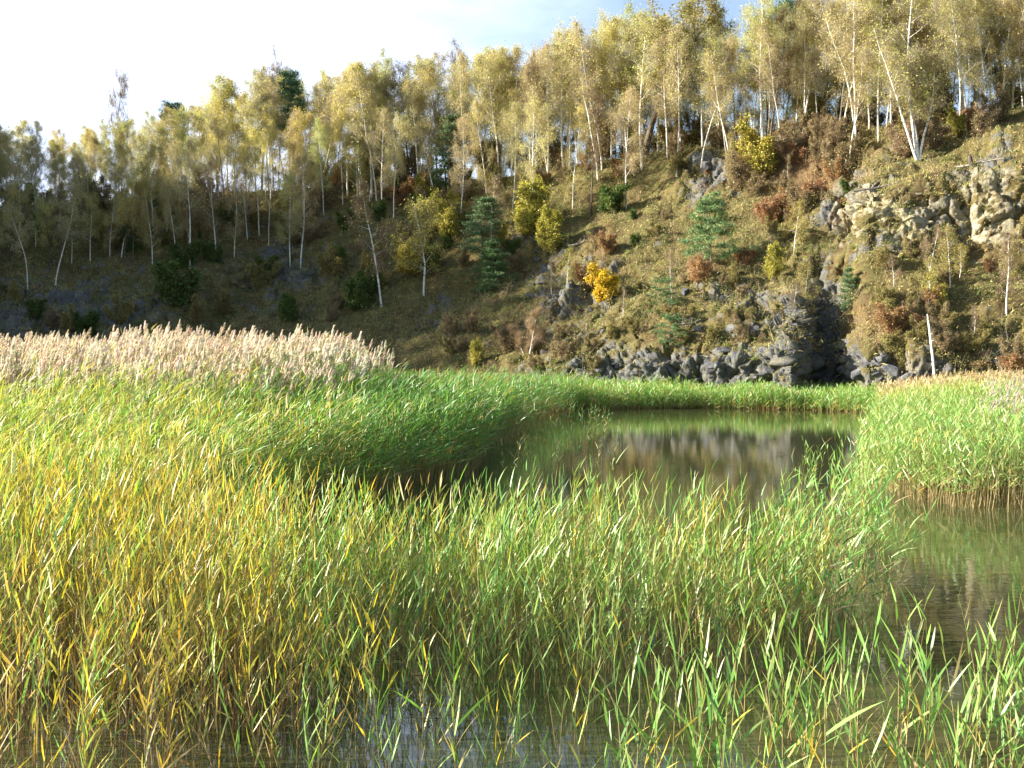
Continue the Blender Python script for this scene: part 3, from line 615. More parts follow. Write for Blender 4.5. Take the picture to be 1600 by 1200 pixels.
for i in range(22):
    px, py = r2_.choice([(r2_.uniform(1340, 1600), r2_.uniform(430, 570)), (r2_.uniform(1130, 1300), r2_.uniform(230, 320)), (r2_.uniform(860, 1240), r2_.uniform(380, 540))]); p = on_slope(px, py); k_ = r2_.randrange(2)
    wh = 'below the pale rock face' if px > 1335 else 'in the russet thicket' if py < 330 else 'on the sunny middle slope'
    put('birch_sapling', 'slim_birch', p, ('nearly bare' if k_ == 0 else 'yellow leaved') + ' thin young birch ' + wh, 'birch sapling', 'young birches ' + wh + str(k_), k=k_, sc=r2_.uniform(.25, .5), tilt=(0, r2_.uniform(-.1, .1)))
# dead trunk, pole, stump
def snag(name, px, py, hpx, r, label, cat, lean, mat, branches=3):
    p = on_slope(px, py); H = hpx / F * p[1]; e = empty(name, (float(p[0]), float(p[1]), float(p[2]) - .1)); tag(e, label, cat)
    rr = np.random.default_rng(px); T = MB(); P = limb((0, 0, -.3), (lean, 0, 1), H + .3, 8, .02, 0, rr); T.tube(P, r * np.array([1.2, 1, .95, .9, .85, .8, .72, .35]), 7, (.5,) * 3)
    T.build('trunk', mat, e, True)
    for i in range(branches):
        B = MB(); q = at(P, rr.uniform(.3, .9)); a = rr.uniform(0, 6.28); B.tube(limb(q, (math.cos(a), math.sin(a), .5), rr.uniform(.2, .5), 4, .1, 0, rr), r * .25 * np.linspace(1, .3, 4), 4, (.5,) * 3)
        B.build('branch_stub', mat, e, True)
snag('dead_trunk', 1461, 600, 112, .085, 'bare white dead trunk leaning left, standing behind the right reeds', 'dead tree', -.06, M_birch)
snag('dead_trunk', 1316, 588, 74, .05, 'thin straight pale stem in front of the dark recess', 'dead tree', 0., M_pale, 4)
snag('tree_stump', 1523, 268, 30, .2, 'short broken tree stump on top of the right cliff', 'tree stump', -.25, M_dark, 4)
def log(px, py, L_, rz, lb):
    p = on_slope(px, py); e = empty('fallen_log', (float(p[0]), float(p[1]) - .1, float(p[2]) + .12), rz); tag(e, lb, 'fallen log'); rr = np.random.default_rng(px)
    T = MB(); P = limb((-L_ / 2, 0, 0), (1, .05, .12), L_, 7, .06, 0, rr); T.tube(P, .09 * np.linspace(1, .35, 7), 6, (.5,) * 3); T.build('trunk', M_pale, e, True)
    for i in range(5):
        B = MB(); q = at(P, rr.uniform(.25, .95)); B.tube(limb(q, (rr.uniform(.2, .8), rr.uniform(-.8, .2), rr.uniform(.1, .8)), rr.uniform(.4, 1.0), 4, .15, 0, rr), .025 * np.linspace(1, .3, 4), 4, (.5,) * 3)
        B.build('branch', M_pale, e, True)
log(1372, 303, 3.6, .15, 'pale fallen branch lying over the top of the pale rocks')
log(1530, 262, 3.0, -.5, 'pale fallen branch beside the broken stump')
log(1075, 512, 2.2, .4, 'grey fallen branch on the slope right of the lowest pine')
log(905, 385, 2.0, -.3, 'short grey branch on the slope above the golden bush')
# ------------------------------------------------------------------ rocks
def rock_mesh(seed, mat):
    import bmesh
    r = random.Random(seed); bm = bmesh.new()
    for i in range(16): bm.verts.new((r.uniform(-1, 1) , r.uniform(-.8, .8), r.uniform(-.6, .75)))
    g = bmesh.ops.convex_hull(bm, input=bm.verts); bmesh.ops.delete(bm, geom=[v for v in bm.verts if not v.link_faces], context='VERTS')
    bmesh.ops.bevel(bm, geom=bm.edges[:], offset=.05, segments=1, affect='EDGES')
    me = bpy.data.meshes.new('rock'); bm.to_mesh(me); bm.free(); me.materials.append(mat); return me
def rock_mat(name, st):
    global t, l, tcn
    m, t, out = new_mat(name); l = t.links.new; tcn = N(t, 'ShaderNodeTexCoord'); ps = N(t, 'ShaderNodeBsdfPrincipled'); ps.inputs['Roughness'].default_value = .9
    l(ramp(noise(2.2, 8, .7), st), ps.inputs['Base Color']); bp = N(t, 'ShaderNodeBump'); bp.inputs['Strength'].default_value = .8; bp.inputs['Distance'].default_value = .15
    l(noise(5, 6, .7), bp.inputs['Height']); l(bp.outputs[0], ps.inputs['Normal']); l(ps.outputs[0], out.inputs[0]); return m
MR = rock_mat('slate_rock', [(.3, (.03, .03, .035)), (.46, (.09, .09, .10)), (.6, (.17, .17, .165)), (.75, (.30, .28, .22))])
MP = rock_mat('pale_rock', [(.3, (.16, .12, .06)), (.48, (.36, .30, .18)), (.7, (.52, .46, .33))])
RM = [rock_mesh(i, MR) for i in range(7)]; RP = [rock_mesh(40 + i, MP) for i in range(5)]
def rocks(n, px0, px1, py0, py1, s0, s1, meshes, label, group, seed):
    r = random.Random(seed)
    for i in range(n):
        p = on_slope(r.uniform(px0, px1), r.uniform(py0, py1)); s_ = r.uniform(s0, s1) * r.uniform(.7, 1.3)
        o = bpy.data.objects.new('rock', r.choice(meshes)); COL.objects.link(o); o.location = tuple(float(v) for v in p); o.scale = (s_ * r.uniform(.8, 1.5), s_, s_ * r.uniform(.6, 1.1))
        o.rotation_euler = (r.uniform(-.4, .4), r.uniform(-.4, .4), r.uniform(0, 6.28)); tag(o, label, 'rock', group)
rocks(40, 870, 1240, 566, 600, .16, .42, RM, 'dark grey angular rock in the band above the far reeds', 'rocks along the foot of the slope', 1)
rocks(16, 1340, 1450, 560, 598, .25, .6, RM, 'grey angular rock right of the dark recess at the waterline', 'rocks right of the recess', 2)
rocks(10, 1300, 1450, 300, 400, .18, .4, RP, 'pale yellow broken rock in the cliff under the leaning birches', 'pale rocks in the upper cliff', 3)
rocks(16, 820, 960, 400, 540, .2, .5, RM, 'grey slate slab on the slope near the golden bush', 'slate slabs near the golden bush', 4)
rocks(20, 1060, 1250, 440, 550, .25, .6, RM, 'grey rock on the sunny slope between the pines and the recess', 'rocks between the pines and the recess', 5)
rocks(8, 1060, 1145, 245, 300, .3, .8, RM, 'dark rock in the outcrop just below the ridge', 'rocks in the outcrop below the ridge', 6)
# ------------------------------------------------------------------ ground cover on the slope (nobody could count it)
def pick_cells(n, cond):
    m_ = cond[:-1, :-1].ravel(); a = np.linalg.norm(np.cross(HX[1:, :-1] - HX[:-1, :-1], HX[:-1, 1:] - HX[:-1, :-1]), axis=-1).ravel() * m_
    i = rng.choice(len(a), n, p=a / a.sum()); c, r2 = np.unravel_index(i, (nc - 1, nr - 1)); u, v = rng.random((2, n, 1))
    return HX[c, r2] + (HX[c + 1, r2] - HX[c, r2]) * u + (HX[c, r2 + 1] - HX[c, r2]) * v, c, r2
inview = (aa < R(30)) & (aa > R(-44)) & (srow > .1)[None] & (srow < 5.25)[None]
n = 360000
P, c, r2 = pick_cells(n, inview); rk_ = rock[c, r2]; keep = (rng.random(n) > rk_ * .80) & (P[:, 2] > .3) & (fbm(P * .55, 3, 44) > -.22); P = P[keep]; c = c[keep]; r2 = r2[keep]; n = len(P)
zn = fbm(P * .22, 3, 40); rd = red[c, r2]
base = .88 * mixc([(.44, .40, .16), (.34, .34, .11), (.52, .46, .21), (.24, .28, .08), (.26, .18, .10)], [3, 3, 2.5, 2.5, 1], n, .3)
gr_ = np.array([.13, .17, .045]); ru = np.array([.36, .20, .10])
k1 = sstep(.1, .35, zn)[:, None] * .75; base = base * (1 - k1) + gr_ * k1 * rng.uniform(.7, 1.4, (n, 1))
k2 = np.clip(rd * .7 + sstep(.2, .45, -zn) * .25, 0, .9)[:, None] * (rng.random((n, 1)) < .7); base = base * (1 - k2) + ru * k2 * rng.uniform(.7, 1.4, (n, 1))
D = unit(rng.normal(size=(n, 3)) * .5 + np.array([.1, -.25, .8])); S = unit(np.cross(D, rng.normal(size=(n, 3))))
mb = MB(); mb.ribbons(P, D, np.tile([.1, 0, -.3], (n, 1)), rng.uniform(.10, .22, n) * rng.choice([1, 1, 1.5, 2.2], n), rng.uniform(.012, .030, n), S, 2, base, prof=[.8, 1, .1])
tag(mb.build('dry_grass', M_cover), 'dry ochre and olive grass and low herbs covering the rocky slope', 'grass', kind='stuff')
# low scrub and brambles, a mass of small leaves in uneven clumps
n = 4800; P, c, r2 = pick_cells(n, inview & (bn2 + bn > -.25)); kp = (rng.random(n) > rock[c, r2] * .8) & (P[:, 2] > .3); P = P[kp]; c = c[kp]; r2 = r2[kp]; n = len(P)
cc = mixc([(.38, .37, .12), (.44, .38, .16), (.27, .33, .09), (.42, .28, .14), (.17, .25, .07), (.52, .47, .16)], [4, 4, 4, 1.2, 2.5, 1.5], n, .2)
rdm = (red[c, r2] * .9)[:, None]; cc = cc * (1 - rdm) + np.array([.46, .27, .14]) * rdm
k = 100; ii = np.repeat(np.arange(n), k); hh = rng.uniform(.25, .95, n); q = rng.normal(size=(n * k, 3)) * np.array([.55, .55, .34]) * hh[ii][:, None]; q[:, 2] = np.abs(q[:, 2]) * 1.5
mb = MB(); mb.leaves(P[ii] + q, rng.uniform(.028, .058, n * k), cc[ii] * rng.uniform(.7, 1.3, (n * k, 1)), asp=.6)
n2 = n * 12; ii = np.repeat(np.arange(n), 12); D = unit(rng.normal(size=(n2, 3)) * .5 + np.array([0, 0, .9]))
mb.ribbons(P[ii] + rng.normal(size=(n2, 3)) * np.array([.25, .25, 0]) * hh[ii][:, None], D, np.zeros((n2, 3)), hh[ii] * rng.uniform(.8, 1.7, n2), np.full(n2, .010), unit(np.cross(D, rnd_dir(n2))), 1, mixc([(.30, .21, .13), (.42, .34, .24)], [1, 1], n2, .2), prof=[1, .3])
tag(mb.build('undergrowth', M_cover), 'low scrub and brambles in olive, ochre and rust all over the slope', 'undergrowth', kind='stuff')
# ------------------------------------------------------------------ reeds
def inpoly(P, poly):
    x, y = P[:, 0], P[:, 1]; ins = np.zeros(len(P), bool); n = len(poly)
    for i in range(n):
        x0, y0 = poly[i]; x1, y1 = poly[(i + 1) % n]
        c = ((y0 > y) != (y1 > y)) & (x < (x1 - x0) * (y - y0) / (y1 - y0 + 1e-12) + x0); ins ^= c
    return ins
def sample(poly_px, dens, nseed, clump=.35, cs=.9):
    poly = np.array([water_pt(*p) for p in poly_px]); lo, hi = poly.min(0), poly.max(0)
    n = int((hi - lo).prod() * dens); P = rng.uniform(lo, hi, (n, 2)); P = P[inpoly(P, poly)]
    q = np.concatenate([P * cs, np.zeros((len(P), 1))], 1); kp = fbm(q, 3, nseed) * .9 + rng.uniform(0, 1, len(P)) > clump
    return P[kp]
G1, G2, G3 = (.12, .34, .06), (.22, .47, .09), (.37, .55, .17)
Y1, Y2, Y3 = (.72, .56, .05), (.62, .42, .06), (.50, .48, .07)
ST = (.62, .50, .25); BR = (.28, .15, .07); TAN = (.50, .38, .16); DG = (.05, .19, .045); DG2 = (.08, .26, .06)
def reeds(mb, P2, H, pal, wts, nleaf=9, ll=.34, lw=.011, nseg=3, sseg=3, wind=(.12, 0), r0=.0045, stalk0=TAN, stalk1=(.25, .3, .07), low=.3, lean=.10, spread=1.0, z0=0., upr=.7, droop=.45):
    n = len(P2); H = np.broadcast_to(H, (n,)) * rng.uniform(.82, 1.1, n)
    B = np.concatenate([P2, np.full((n, 1), z0 - .15)], 1) if np.ndim(z0) == 0 else np.concatenate([P2, z0[:, None] - .15], 1)
    D = unit(np.concatenate([rng.normal(size=(n, 2)) * lean + np.array(wind) * .35, np.ones((n, 1))], 1))
    if n > 50: bk = rng.random(n) < .05; D[bk] = unit(D[bk] + np.concatenate([rng.normal(size=(int(bk.sum()), 2)) * .45, np.zeros((int(bk.sum()), 1))], 1))
    BE = np.concatenate([rng.normal(size=(n, 2)) * lean * .8 + np.array(wind), np.full((n, 1), -.04)], 1)
    sc_ = mixc([stalk0, BR, ST], [2, 1, 1], n, .25)
    mb.stalks(B, D, BE, H + .15, np.full(n, r0), np.full(n, r0 * .4), sseg, sc_, stalk1)
    tipp = B + D * (H + .15)[:, None] + BE * (H + .15)[:, None]
    if isinstance(pal, np.ndarray): pc = pal
    else: pc = mixc(pal, wts, n, .15)
    k = nleaf; f = np.tile(np.linspace(low, 1.0, k), (n, 1)) + rng.uniform(-.04, .04, (n, k)); f = np.clip(f, 0, 1).ravel(); ii = np.repeat(np.arange(n), k)
    LB = B[ii] + D[ii] * ((H[ii] + .15) * f)[:, None] + BE[ii] * ((H[ii] + .15) * f * f)[:, None]
    az = rng.uniform(0, 6.28, n)[ii] + np.tile(np.arange(k) * 3.14, n) + rng.normal(size=n * k) * .6
    el = (upr + .9 * f ** 2) * rng.uniform(.5, 1.5, n * k)
    LD = unit(np.stack([np.cos(az) + wind[0] * 2.5, np.sin(az) + wind[1] * 2.5, el * 1.5], 1) * np.array([spread, spread, 1]))
    LL = ll * rng.uniform(.5, 1.25, n * k) * (1.15 - .45 * f)
    S = unit(np.cross(LD, unit(rng.normal(size=(n * k, 3)) + np.array([0, 0, .4]))))
    LBE = np.stack([np.full(n * k, wind[0] * 1.2), np.full(n * k, wind[1]), -rng.uniform(.02, droop, n * k) ** 1.3], 1)
    c = pc[ii] * rng.uniform(.72, 1.25, (n * k, 1))
    old = rng.random(n * k) < np.clip(.42 - f * .6, .05, 1); c[old] = mixc([TAN, ST, Y2], [1, 1, 1], int(old.sum()), .2)
    tipc = np.where(rng.random((n * k, 1)) < .16, np.array([[.42, .27, .12]]), c * .8 + .2 * np.array([.62, .5, .14]))
    mb.ribbons(LB, LD, LBE, LL, rng.uniform(.65, 1.2, n * k) * lw, S, nseg, c, tipc=tipc)
    return tipp
def plumes(mb, Tp, ns=30, L0=.42, cols=((.76, .66, .52), (.68, .56, .43), (.82, .73, .60)), lean=(.25, 0), wdt=.007, brd=.45):
    n = len(Tp); ii = np.repeat(np.arange(n), ns); f = np.tile(np.linspace(0, 1, ns), n); Ls = L0 * rng.uniform(.7, 1.25, n)
    ax = unit(np.stack([rng.normal(size=n) * .12 + lean[0], rng.normal(size=n) * .12 + lean[1], np.ones(n)], 1))
    B = Tp[ii] - ax[ii] * .03 + ax[ii] * (Ls[ii] * f * .8)[:, None]
    az = rng.uniform(0, 6.28, n * ns); rad = brd * (1 - f * .75)
    D = unit(ax[ii] + np.stack([np.cos(az) * rad, np.sin(az) * rad, 0 * az], 1)); S = unit(np.cross(D, rnd_dir(n * ns)))
    pc = mixc(cols, [1] * len(cols), n, .12)[ii] * rng.uniform(.85, 1.12, (n * ns, 1))
    mb.ribbons(B, D, np.tile([.12, 0, -.25], (n * ns, 1)), Ls[ii] * rng.uniform(.3, .5, n * ns) * (1.15 - .5 * f), np.full(n * ns, wdt), S, 2, pc, prof=[.7, 1.2, .15])
def pxof(P): return 800 + F * P[:, 0] / P[:, 1]
def blend(a, b, k): return a * (1 - k[:, None]) + b * k[:, None]
# 1. front bed
poly = [(-420, 1420), (-420, 880), (150, 880), (380, 905), (520, 925), (760, 930), (980, 925), (1200, 935), (1290, 960), (1300, 1000), (1180, 1040), (1010, 1060), (860, 1130), (640, 1170), (420, 1250), (250, 1420)]
P2 = sample(poly, 150, 51, .64, 1.6); px = pxof(P2)
# sparser towards the front so the water shows
pyy = 555 + CZ * F / P2[:, 1]; fr = np.interp(px, [0, 380, 560, 900, 1300], [1060, 1040, 1005, 975, 950]); th = np.clip(1 - (pyy - fr) / 170, np.interp(px, [0, 400, 520], [.24, .2, .07]), 1); P2 = P2[rng.random(len(P2)) < th]; px = pxof(P2); n = len(P2); print('front', n)
q = np.concatenate([P2 * .5, np.zeros((n, 1))], 1); nz_ = fbm(q, 3, 60)
yel = np.clip(sstep(640, 330, px + nz_ * 330) * .62 + .06 + (nz_ > .25) * .22, 0, 1)
cy = mixc([Y1, Y2, Y3, (.42, .50, .08), (.52, .33, .10)], [3, 2.5, 2.5, 2, 1.5], n, .2); cg = mixc([G2, G3, G1, (.46, .52, .18), ST], [3.5, 3.5, 2.2, 1.6, .4], n, .2)
pal = blend(cg, cy, (rng.random(n) < yel).astype(float) * .9)
Hh = np.interp(px, [-100, 300, 600, 1000, 1200, 1330], [1.9, 1.75, 1.5, 1.4, 1.25, 1.0]) * (1 + nz_ * .22) * rng.choice([.7, .85, 1, 1.08], n)
mb = MB(); reeds(mb, P2, Hh, pal, None, nleaf=10, ll=.34, lw=.0072, nseg=3, sseg=4, wind=(.08, 0), low=.22, lean=.085, r0=.0040, upr=1.25, droop=.28)
tag(mb.build('reeds', M_reed), 'yellow and green reeds standing in the water across the foreground', 'reeds', kind='stuff')
mb = MB(); P2 = sample([(-160, 1400), (-160, 950), (500, 960), (560, 1100), (380, 1250)], 34, 71, .3); reeds(mb, P2, 1.25, [TAN, BR, ST], [2, 2, 1], nleaf=3, ll=.22, lw=.007, nseg=2, wind=(.04, 0), low=.3, lean=.06, stalk1=(.34, .22, .11), stalk0=(.34, .19, .10), r0=.0042)
tag(mb.build('dead_reed_stems', M_reed), 'bare brown reed stems in the water at the front left', 'reed stems', kind='stuff')
mb = MB(); P2 = np.concatenate([sample([(-100, 1250), (-100, 1000), (700, 1000), (900, 1250)], 5, 81, .0), sample([(1150, 1050), (1350, 800), (1620, 830), (1620, 1100)], 1.6, 82, .0)]); n = len(P2)
a_ = rng.uniform(0, 3.14, n); D = np.stack([np.cos(a_), np.sin(a_), rng.normal(size=n) * .02], 1)
mb.stalks(np.concatenate([P2, np.full((n, 1), .006)], 1), D, np.zeros((n, 3)), rng.uniform(.1, .7, n), np.full(n, .0045), np.full(n, .003), 1, mixc([ST, TAN, BR], [1, 1, 1], n, .2), ST)
tag(mb.build('floating_straw', M_reed), 'broken reed straws and bits floating on the water', 'straw', kind='stuff')
# 2. scattered stems: right end of the front bed and open water
poly = [(1180, 900), (1330, 840), (1400, 880), (1390, 960), (1290, 1030), (1160, 1060)]
P2 = sample(poly, 20, 52, .42); mb = MB()
reeds(mb, P2, 1.35, [G1, G2, DG2, G3], [3, 3, 2, 1], nleaf=9, ll=.34, lw=.0095, nseg=3, wind=(.10, 0), low=.3, lean=.13)
P2 = sample([(1230, 800), (1340, 770), (1370, 860), (1250, 850)], 7, 53, .3); reeds(mb, P2, 1.25, [G1, G2, G3], [1, 1, 1], nleaf=7, ll=.3, lw=.009, wind=(.05, 0), low=.45, lean=.07)
P2 = sample([(775, 770), (960, 780), (950, 665), (880, 650), (790, 700)], 3, 57, .35); reeds(mb, P2, 1.1, [DG2, G1, ST], [2, 2, 1], nleaf=6, ll=.25, lw=.009, wind=(.05, 0), low=.45, lean=.05)
tag(mb.build('reeds', M_reed), 'thin dark green reeds scattered in the open water beside the front bed', 'reeds', kind='stuff')
# 3. mid bed
poly = [(-620, 905), (200, 870), (380, 830), (500, 790), (630, 768), (735, 745), (755, 722), (770, 700), (825, 668), (880, 648), (900, 636), (700, 622), (560, 622), (-620, 632)]
P2 = sample(poly, 62, 54, .25, .5); P2 = P2[(pxof(P2) > -170) | (rng.random(len(P2)) < .45)]; d = P2[:, 1]; px = pxof(P2)
edge = sstep(0, 1, (px - 560) / 250)
keep = rng.random(len(P2)) < np.interp(d, [15, 24, 30, 45], [1, 1, .85, .5]); P2 = P2[keep]; d = P2[:, 1]; px = pxof(P2); n = len(P2); print('mid', n)
q = np.concatenate([P2 * .3, np.zeros((n, 1))], 1); nz_ = fbm(q, 3, 61)
left = sstep(605, 480, px + nz_ * 90 + rng.normal(size=n) * 18)
Hh = np.interp(d, [14, 19, 24, 27, 31, 36, 60], [1.75, 2.0, 2.3, 2.8, 3.1, 3.2, 3.2]) * left + (1 - left) * np.interp(d, [20, 30, 45, 60], [2.0, 2.1, 2.05, 1.65]); Hh = Hh * (1 + nz_ * .2) * rng.choice([.72, .88, 1, 1, 1.07], n)
gk = np.clip(sstep(250, 560, px + nz_ * 250), 0, 1)
cA = mixc([G3, (.42, .46, .12), G2, Y3, (.55, .5, .2)], [3, 3, 2, 1.5, 1.2], n, .15); cB = mixc([DG2, G1, DG, G2], [3, 3, 2, 1.5], n, .2)
pal = blend(cA, cB, np.where(rng.random(n) < gk, 1., 0.))
back = sstep(26, 34, d) * left; pal = blend(pal, np.array([[.50, .38, .20]]) * np.ones((n, 1)), back * .75)
mb = MB(); Tp = reeds(mb, P2, Hh, pal, None, nleaf=8, ll=.44, lw=.0145, nseg=2, sseg=2, wind=(.20, 0), low=.3, lean=.07, upr=.5)
tag(mb.build('reeds', M_reed), 'tall dense green reed bed leaning to the right behind the yellow reeds', 'reeds', kind='stuff')
# plumes over its far left part
sel = (left > .35) & (d > 25) & (rng.random(n) < .62 * left); mb = MB(); plumes(mb, Tp[sel], wdt=.012, ns=34); print('plumes', sel.sum())
sel2 = (left > .3) & (d <= 25) & (d > 17) & (rng.random(n) < .012); plumes(mb, Tp[sel2], cols=((.62, .58, .40), (.70, .62, .46)), L0=.3, brd=.35)
sel3 = (left < .5) & (d > 28) & (px < 800) & (rng.random(n) < .03); plumes(mb, Tp[sel3], cols=((.45, .33, .18), (.55, .42, .25)), L0=.3, brd=.3)
tag(mb.build('reed_plumes', M_plume), 'mass of pale cream feathery plumes over the left reed bed', 'reed plumes', kind='stuff')
# 4. right bed
poly = [(1338, 762), (1400, 778), (1480, 792), (1640, 806), (1760, 806), (1760, 640), (1480, 640), (1385, 652), (1345, 690)]
P2 = sample(poly, 75, 55, .22, .5); d = P2[:, 1]; px = pxof(P2); keep = rng.random(len(P2)) < np.interp(d, [19, 26, 50], [1, .8, .45]); P2 = P2[keep]; d = P2[:, 1]; px = pxof(P2); n = len(P2); print('right', n)
q = np.concatenate([P2 * .3, np.zeros((n, 1))], 1); nz_ = fbm(q, 3, 62)
pal = mixc([G1, G2, G3, DG2, (.40, .42, .16)], [2.2, 3.4, 3, .8, 1.2], n, .15); Hh = np.interp(d, [18, 24, 50], [1.5, 1.65, 1.55]) * np.interp(px, [1335, 1400, 1500, 1650], [.62, .85, 1, 1.12]) * (1 + nz_ * .25) * rng.choice([.75, .9, 1, 1.08], n)
mb = MB(); Tp = reeds(mb, P2, Hh, pal, None, nleaf=8, ll=.34, lw=.0125, nseg=2, sseg=2, wind=(.05, 0), low=.33, lean=.08, stalk0=(.60, .45, .22), r0=.006, upr=.55)
tag(mb.build('reeds', M_reed), 'bright green reed bed with tan stems on the right side of the pond', 'reeds', kind='stuff')
sel = (px > 1540) & (d > 24) & (rng.random(n) < .25); mb = MB(); plumes(mb, Tp[sel], cols=((.60, .50, .42), (.68, .58, .5)), L0=.28, brd=.35, wdt=.009)
tag(mb.build('reed_plumes', M_plume), 'thin pinkish plumes on the reeds at the right edge', 'reed plumes', kind='stuff')
# 5. far strip
poly = [(860, 645), (905, 640), (1100, 639), (1250, 641), (1400, 648), (1400, 625), (1100, 623), (860, 625)]
P2 = sample(poly, 46, 56, .2, .4); n = len(P2); px = pxof(P2); print('far', n)
pal = mixc([G1, G2, G3, (.42, .44, .14)], [3, 3, 1.5, 1], n, .15)
mb = MB(); reeds(mb, P2, np.interp(px, [860, 1000, 1250, 1400], [1.35, 1.2, 1.0, 1.05]) * (1 + .4 * fbm(np.concatenate([P2 * .5, np.zeros((n, 1))], 1), 3, 64)) * rng.choice([.7, .9, 1, 1.15], n), pal, None, nleaf=9, ll=.42, lw=.02, nseg=2, sseg=1, wind=(.05, 0), low=.24, lean=.09, stalk0=(.55, .36, .14), r0=.012, upr=.5)
tag(mb.build('reeds', M_reed), 'low green reeds fringing the far shore below the rocks', 'reeds', kind='stuff')
# 6. tall grass on the right bank
P2 = np.stack([rng.uniform(17, 36, 9000), rng.uniform(40, 55.5, 9000)], 1); px = pxof(P2); kp = (px > 1385 + rng.uniform(-25, 25, 9000)) & (px < 1680); P2 = P2[kp]; px = px[kp]; n = len(P2)
q = np.concatenate([P2 * .25, np.zeros((n, 1))], 1); nz_ = fbm(q, 3, 63)
rd_ = sstep(46, 53, P2[:, 1] + nz_ * 6); pal = blend(mixc([G3, (.5, .48, .1), G2, (.55, .5, .16)], [2, 3, 1, 1.5], n, .15), mixc([(.56, .48, .2), (.42, .32, .13), (.64, .56, .32)], [2, 1.2, 2], n, .2), rd_)
mb = MB(); Tp = reeds(mb, P2, np.interp(P2[:, 1], [40, 46, 55], [1.35, 1.6, 2.0]) * np.interp(px, [1380, 1500], [.7, 1.0]) * (1 + nz_ * .12), pal, None, nleaf=9, ll=.4, lw=.017, nseg=2, sseg=1, wind=(.08, 0), low=.35, lean=.08, r0=.01)
tag(mb.build('tall_grass', M_reed), 'ochre and yellow green tall grass on the right bank below the cliff', 'tall grass', kind='stuff')
sel = (rd_ > .5) & (rng.random(n) < .35); mb = MB(); plumes(mb, Tp[sel], cols=((.72, .60, .40), (.62, .48, .3)), L0=.3, brd=.35, wdt=.01)
tag(mb.build('grass_plumes', M_plume), 'pale straw seed heads of the tall grass on the right bank', 'grass plumes', kind='stuff')
# 7. single reeds: foreground right, built one by one
def reed_proto(seed, H, pal, wts, nleaf=9, ll=.34, lw=.012, plume=False, low=.12, lean=.12, wind=(.06, 0)):
    global rng
    keep = rng; rng = np.random.default_rng(seed); a = MB()
    B0 = np.zeros((1, 2)); tip = reeds(a, B0, H, pal, wts, nleaf=nleaf, ll=ll, lw=lw, nseg=5, sseg=6, wind=wind, low=low, lean=lean, r0=.0045, upr=1.15, droop=.3)
    # split the stalk (first chunk) from the leaves
    s = MB(); s.v, s.f, s.c, s.n = [a.v[0]], [a.f[0]], [a.c[0]], len(a.v[0])
    lf = MB(); lf.v, lf.f, lf.c = [a.v[1]], [a.f[1] - len(a.v[0])], [a.c[1]]
    out = [('stalk', s.mesh('stalk', M_reed)), ('leaves', lf.mesh('leaves', M_reed))]
    if plume: pb = MB(); plumes(pb, tip, ns=60, L0=.36, cols=((.66, .62, .44), (.74, .68, .52)), brd=.3, wdt=.006, lean=(.4, 0)); out.append(('plume', pb.mesh('plume', M_plume)))
    rng = keep; return out
def put_reed(parts, x, y, rz, s_, label, group=None, cat='reed', name='reed'):
    e = empty(name, (x, y, 0), rz, s_); tag(e, label, cat, group)
    for nm, me in parts: c = bpy.data.objects.new(nm, me); COL.objects.link(c); c.parent = e
    return e
GREENS = [G1, G2, G3, (.42, .50, .16)]
RP1 = [reed_proto(300 + i, 1.15, GREENS, [2.5, 3.5, 3, .5], ll=.40, lw=.0092, nleaf=8) for i in range(14)]
RP2 = [reed_proto(330 + i, 1.4, [Y1, Y3, G3, G2, Y2], [2, 2, 1, 1, 1], ll=.30, lw=.0085, nleaf=6, low=.38) for i in range(8)]
r_ = random.Random(77)
cl = [(1040, 1260, 14), (1110, 1190, 12), (1180, 1270, 14), (1250, 1200, 12), (1330, 1280, 14), (1400, 1190, 10), (1450, 1290, 12), (1500, 1215, 10), (1560, 1260, 18), (1610, 1180, 14), (1640, 1300, 12), (980, 1300, 8), (1560, 1150, 6), (1290, 1130, 6)]
ORD = 'fourteenth thirteenth twelfth eleventh tenth ninth eighth seventh sixth fifth fourth third second first'.split()
for cx, cy_, k in cl:
    for i in range(int(k * .68)):
        x, y = water_pt(cx + r_.gauss(0, 34), cy_ + r_.gauss(0, 30))
        put_reed(RP1[(i + int(cx)) % 14], x, y, r_.uniform(0, 6.28), r_.uniform(.75, 1.15), 'green bladed reed in the ' + ORD[sorted(cl).index((cx, cy_, k))] + ' foreground clump counted from the bottom right corner', 'green reeds in the ' + ORD[sorted(cl).index((cx, cy_, k))] + ' front right clump')
for i in range(60):
    x, y = water_pt(r_.uniform(-30, 620), r_.uniform(1090, 1290))
    pq, _ = project(x, y, .5); zn_ = 'at the bottom left corner' if pq < 140 else 'a little right of the bottom left corner' if pq < 300 else 'left of the blue water patch' if pq < 460 else 'over the blue water patch'
    put_reed(RP2[i % 8], x, y, r_.uniform(0, 6.28), r_.uniform(.7, 1.1), 'yellowing reed with bare brown stem ' + zn_, 'yellowing reeds ' + zn_)
def LZ(x, y):
    pq = project(x, y, 0.)[0]; return ('in front of the blue water patch' if pq < 560 else 'right of the blue water patch at the bottom' if pq < 700 else 'at the middle of the bottom edge' if pq < 860 else 'just left of the front right clumps')
for i in range(64):
    x, y = water_pt(r_.uniform(420, 1010), r_.uniform(1080, 1290))
    put_reed((RP2 if i % 3 == 0 else RP1)[i % 8], x, y, r_.uniform(0, 6.28), r_.uniform(.6, .95), 'thin ' + ('yellowish' if i % 3 == 0 else 'green') + ' reed ' + LZ(x, y), 'loose reeds ' + LZ(x, y) + str(i % 3 == 0))
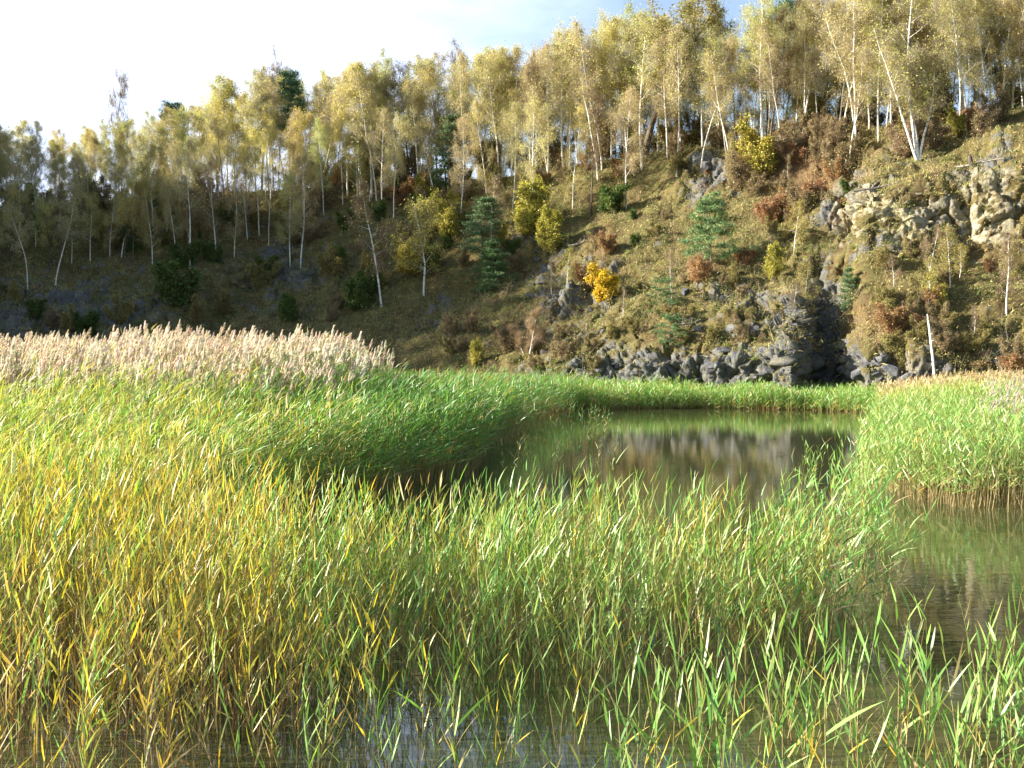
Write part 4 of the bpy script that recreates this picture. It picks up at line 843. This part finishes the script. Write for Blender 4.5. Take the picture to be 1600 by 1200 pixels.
for cx, cy_, s_, lb in [(1436, 960, .55, 'lone short reed in the middle of the right open water'), (1372, 870, .7, 'dark reed at the right tip of the front bed'), (1270, 762, .8, 'far thin reed left of the right reed bed'), (1300, 775, .9, 'upright reed beside the corner of the right reed bed'), (1325, 790, 1.0, 'reed nearest the corner of the right reed bed')]:
    x, y = water_pt(cx, cy_); put_reed(RP1[3], x, y, r_.uniform(0, 6), s_ * (1.4 if cy_ < 800 else 1), lb)
PP = [reed_proto(360 + i, 2.1, [G2, G3, Y3], [1, 2, 1], ll=.4, lw=.012, plume=True, low=.35, lean=.04, wind=(.12, 0)) for i in range(4)]
for i, (cx, ty, lb) in enumerate([(8, 640, 'plumed reed at the left edge, nodding over the green'), (64, 625, 'second plumed reed from the left above the green bed'), (88, 622, 'short plumed reed right of the second one'), (62, 648, 'lower plumed reed under the second one'), (128, 640, 'plumed reed with large pale head leaning right'), (256, 635, 'plumed reed alone in the green bed, upper one'), (270, 668, 'plumed reed with long leaning head near the orange leaves'), (182, 680, 'bent plumed reed with a drooping pale stem'), (95, 690, 'lowest plumed reed, small head among yellow leaves')]):
    # top of plume at (cx, ty); total height about 2.35 m * s
    Y = 17.5 if ty > 640 else 19.5; z = CZ - (ty - 555) / F * Y; s_ = z / 2.42
    put_reed(PP[i % 4], (cx - 800) / F * Y - .45 * s_, Y, r_.uniform(-.3, .3), s_, lb, cat='plumed reed', name='plumed_reed')
PT = reed_proto(370, 2.9, [(.5, .4, .2), G3], [2, 1], ll=.4, lw=.012, plume=True, low=.4, lean=.02, wind=(.04, 0))
for cx, ty, lb in [(28, 532, 'plume standing above the others near the left edge'), (186, 508, 'tallest plume above the cream mass'), (218, 528, 'slightly lower plume right of the tallest'), (280, 520, 'tall double looking plume in the middle of the cream mass'), (150, 530, 'slim plume left of the tallest')]:
    Y = 30; z = CZ - (ty - 555) / F * Y; s_ = z / 3.25; put_reed(PT, (cx - 800) / F * Y - .2, Y, r_.uniform(-.3, .3), s_, lb, cat='plumed reed', name='plumed_reed')
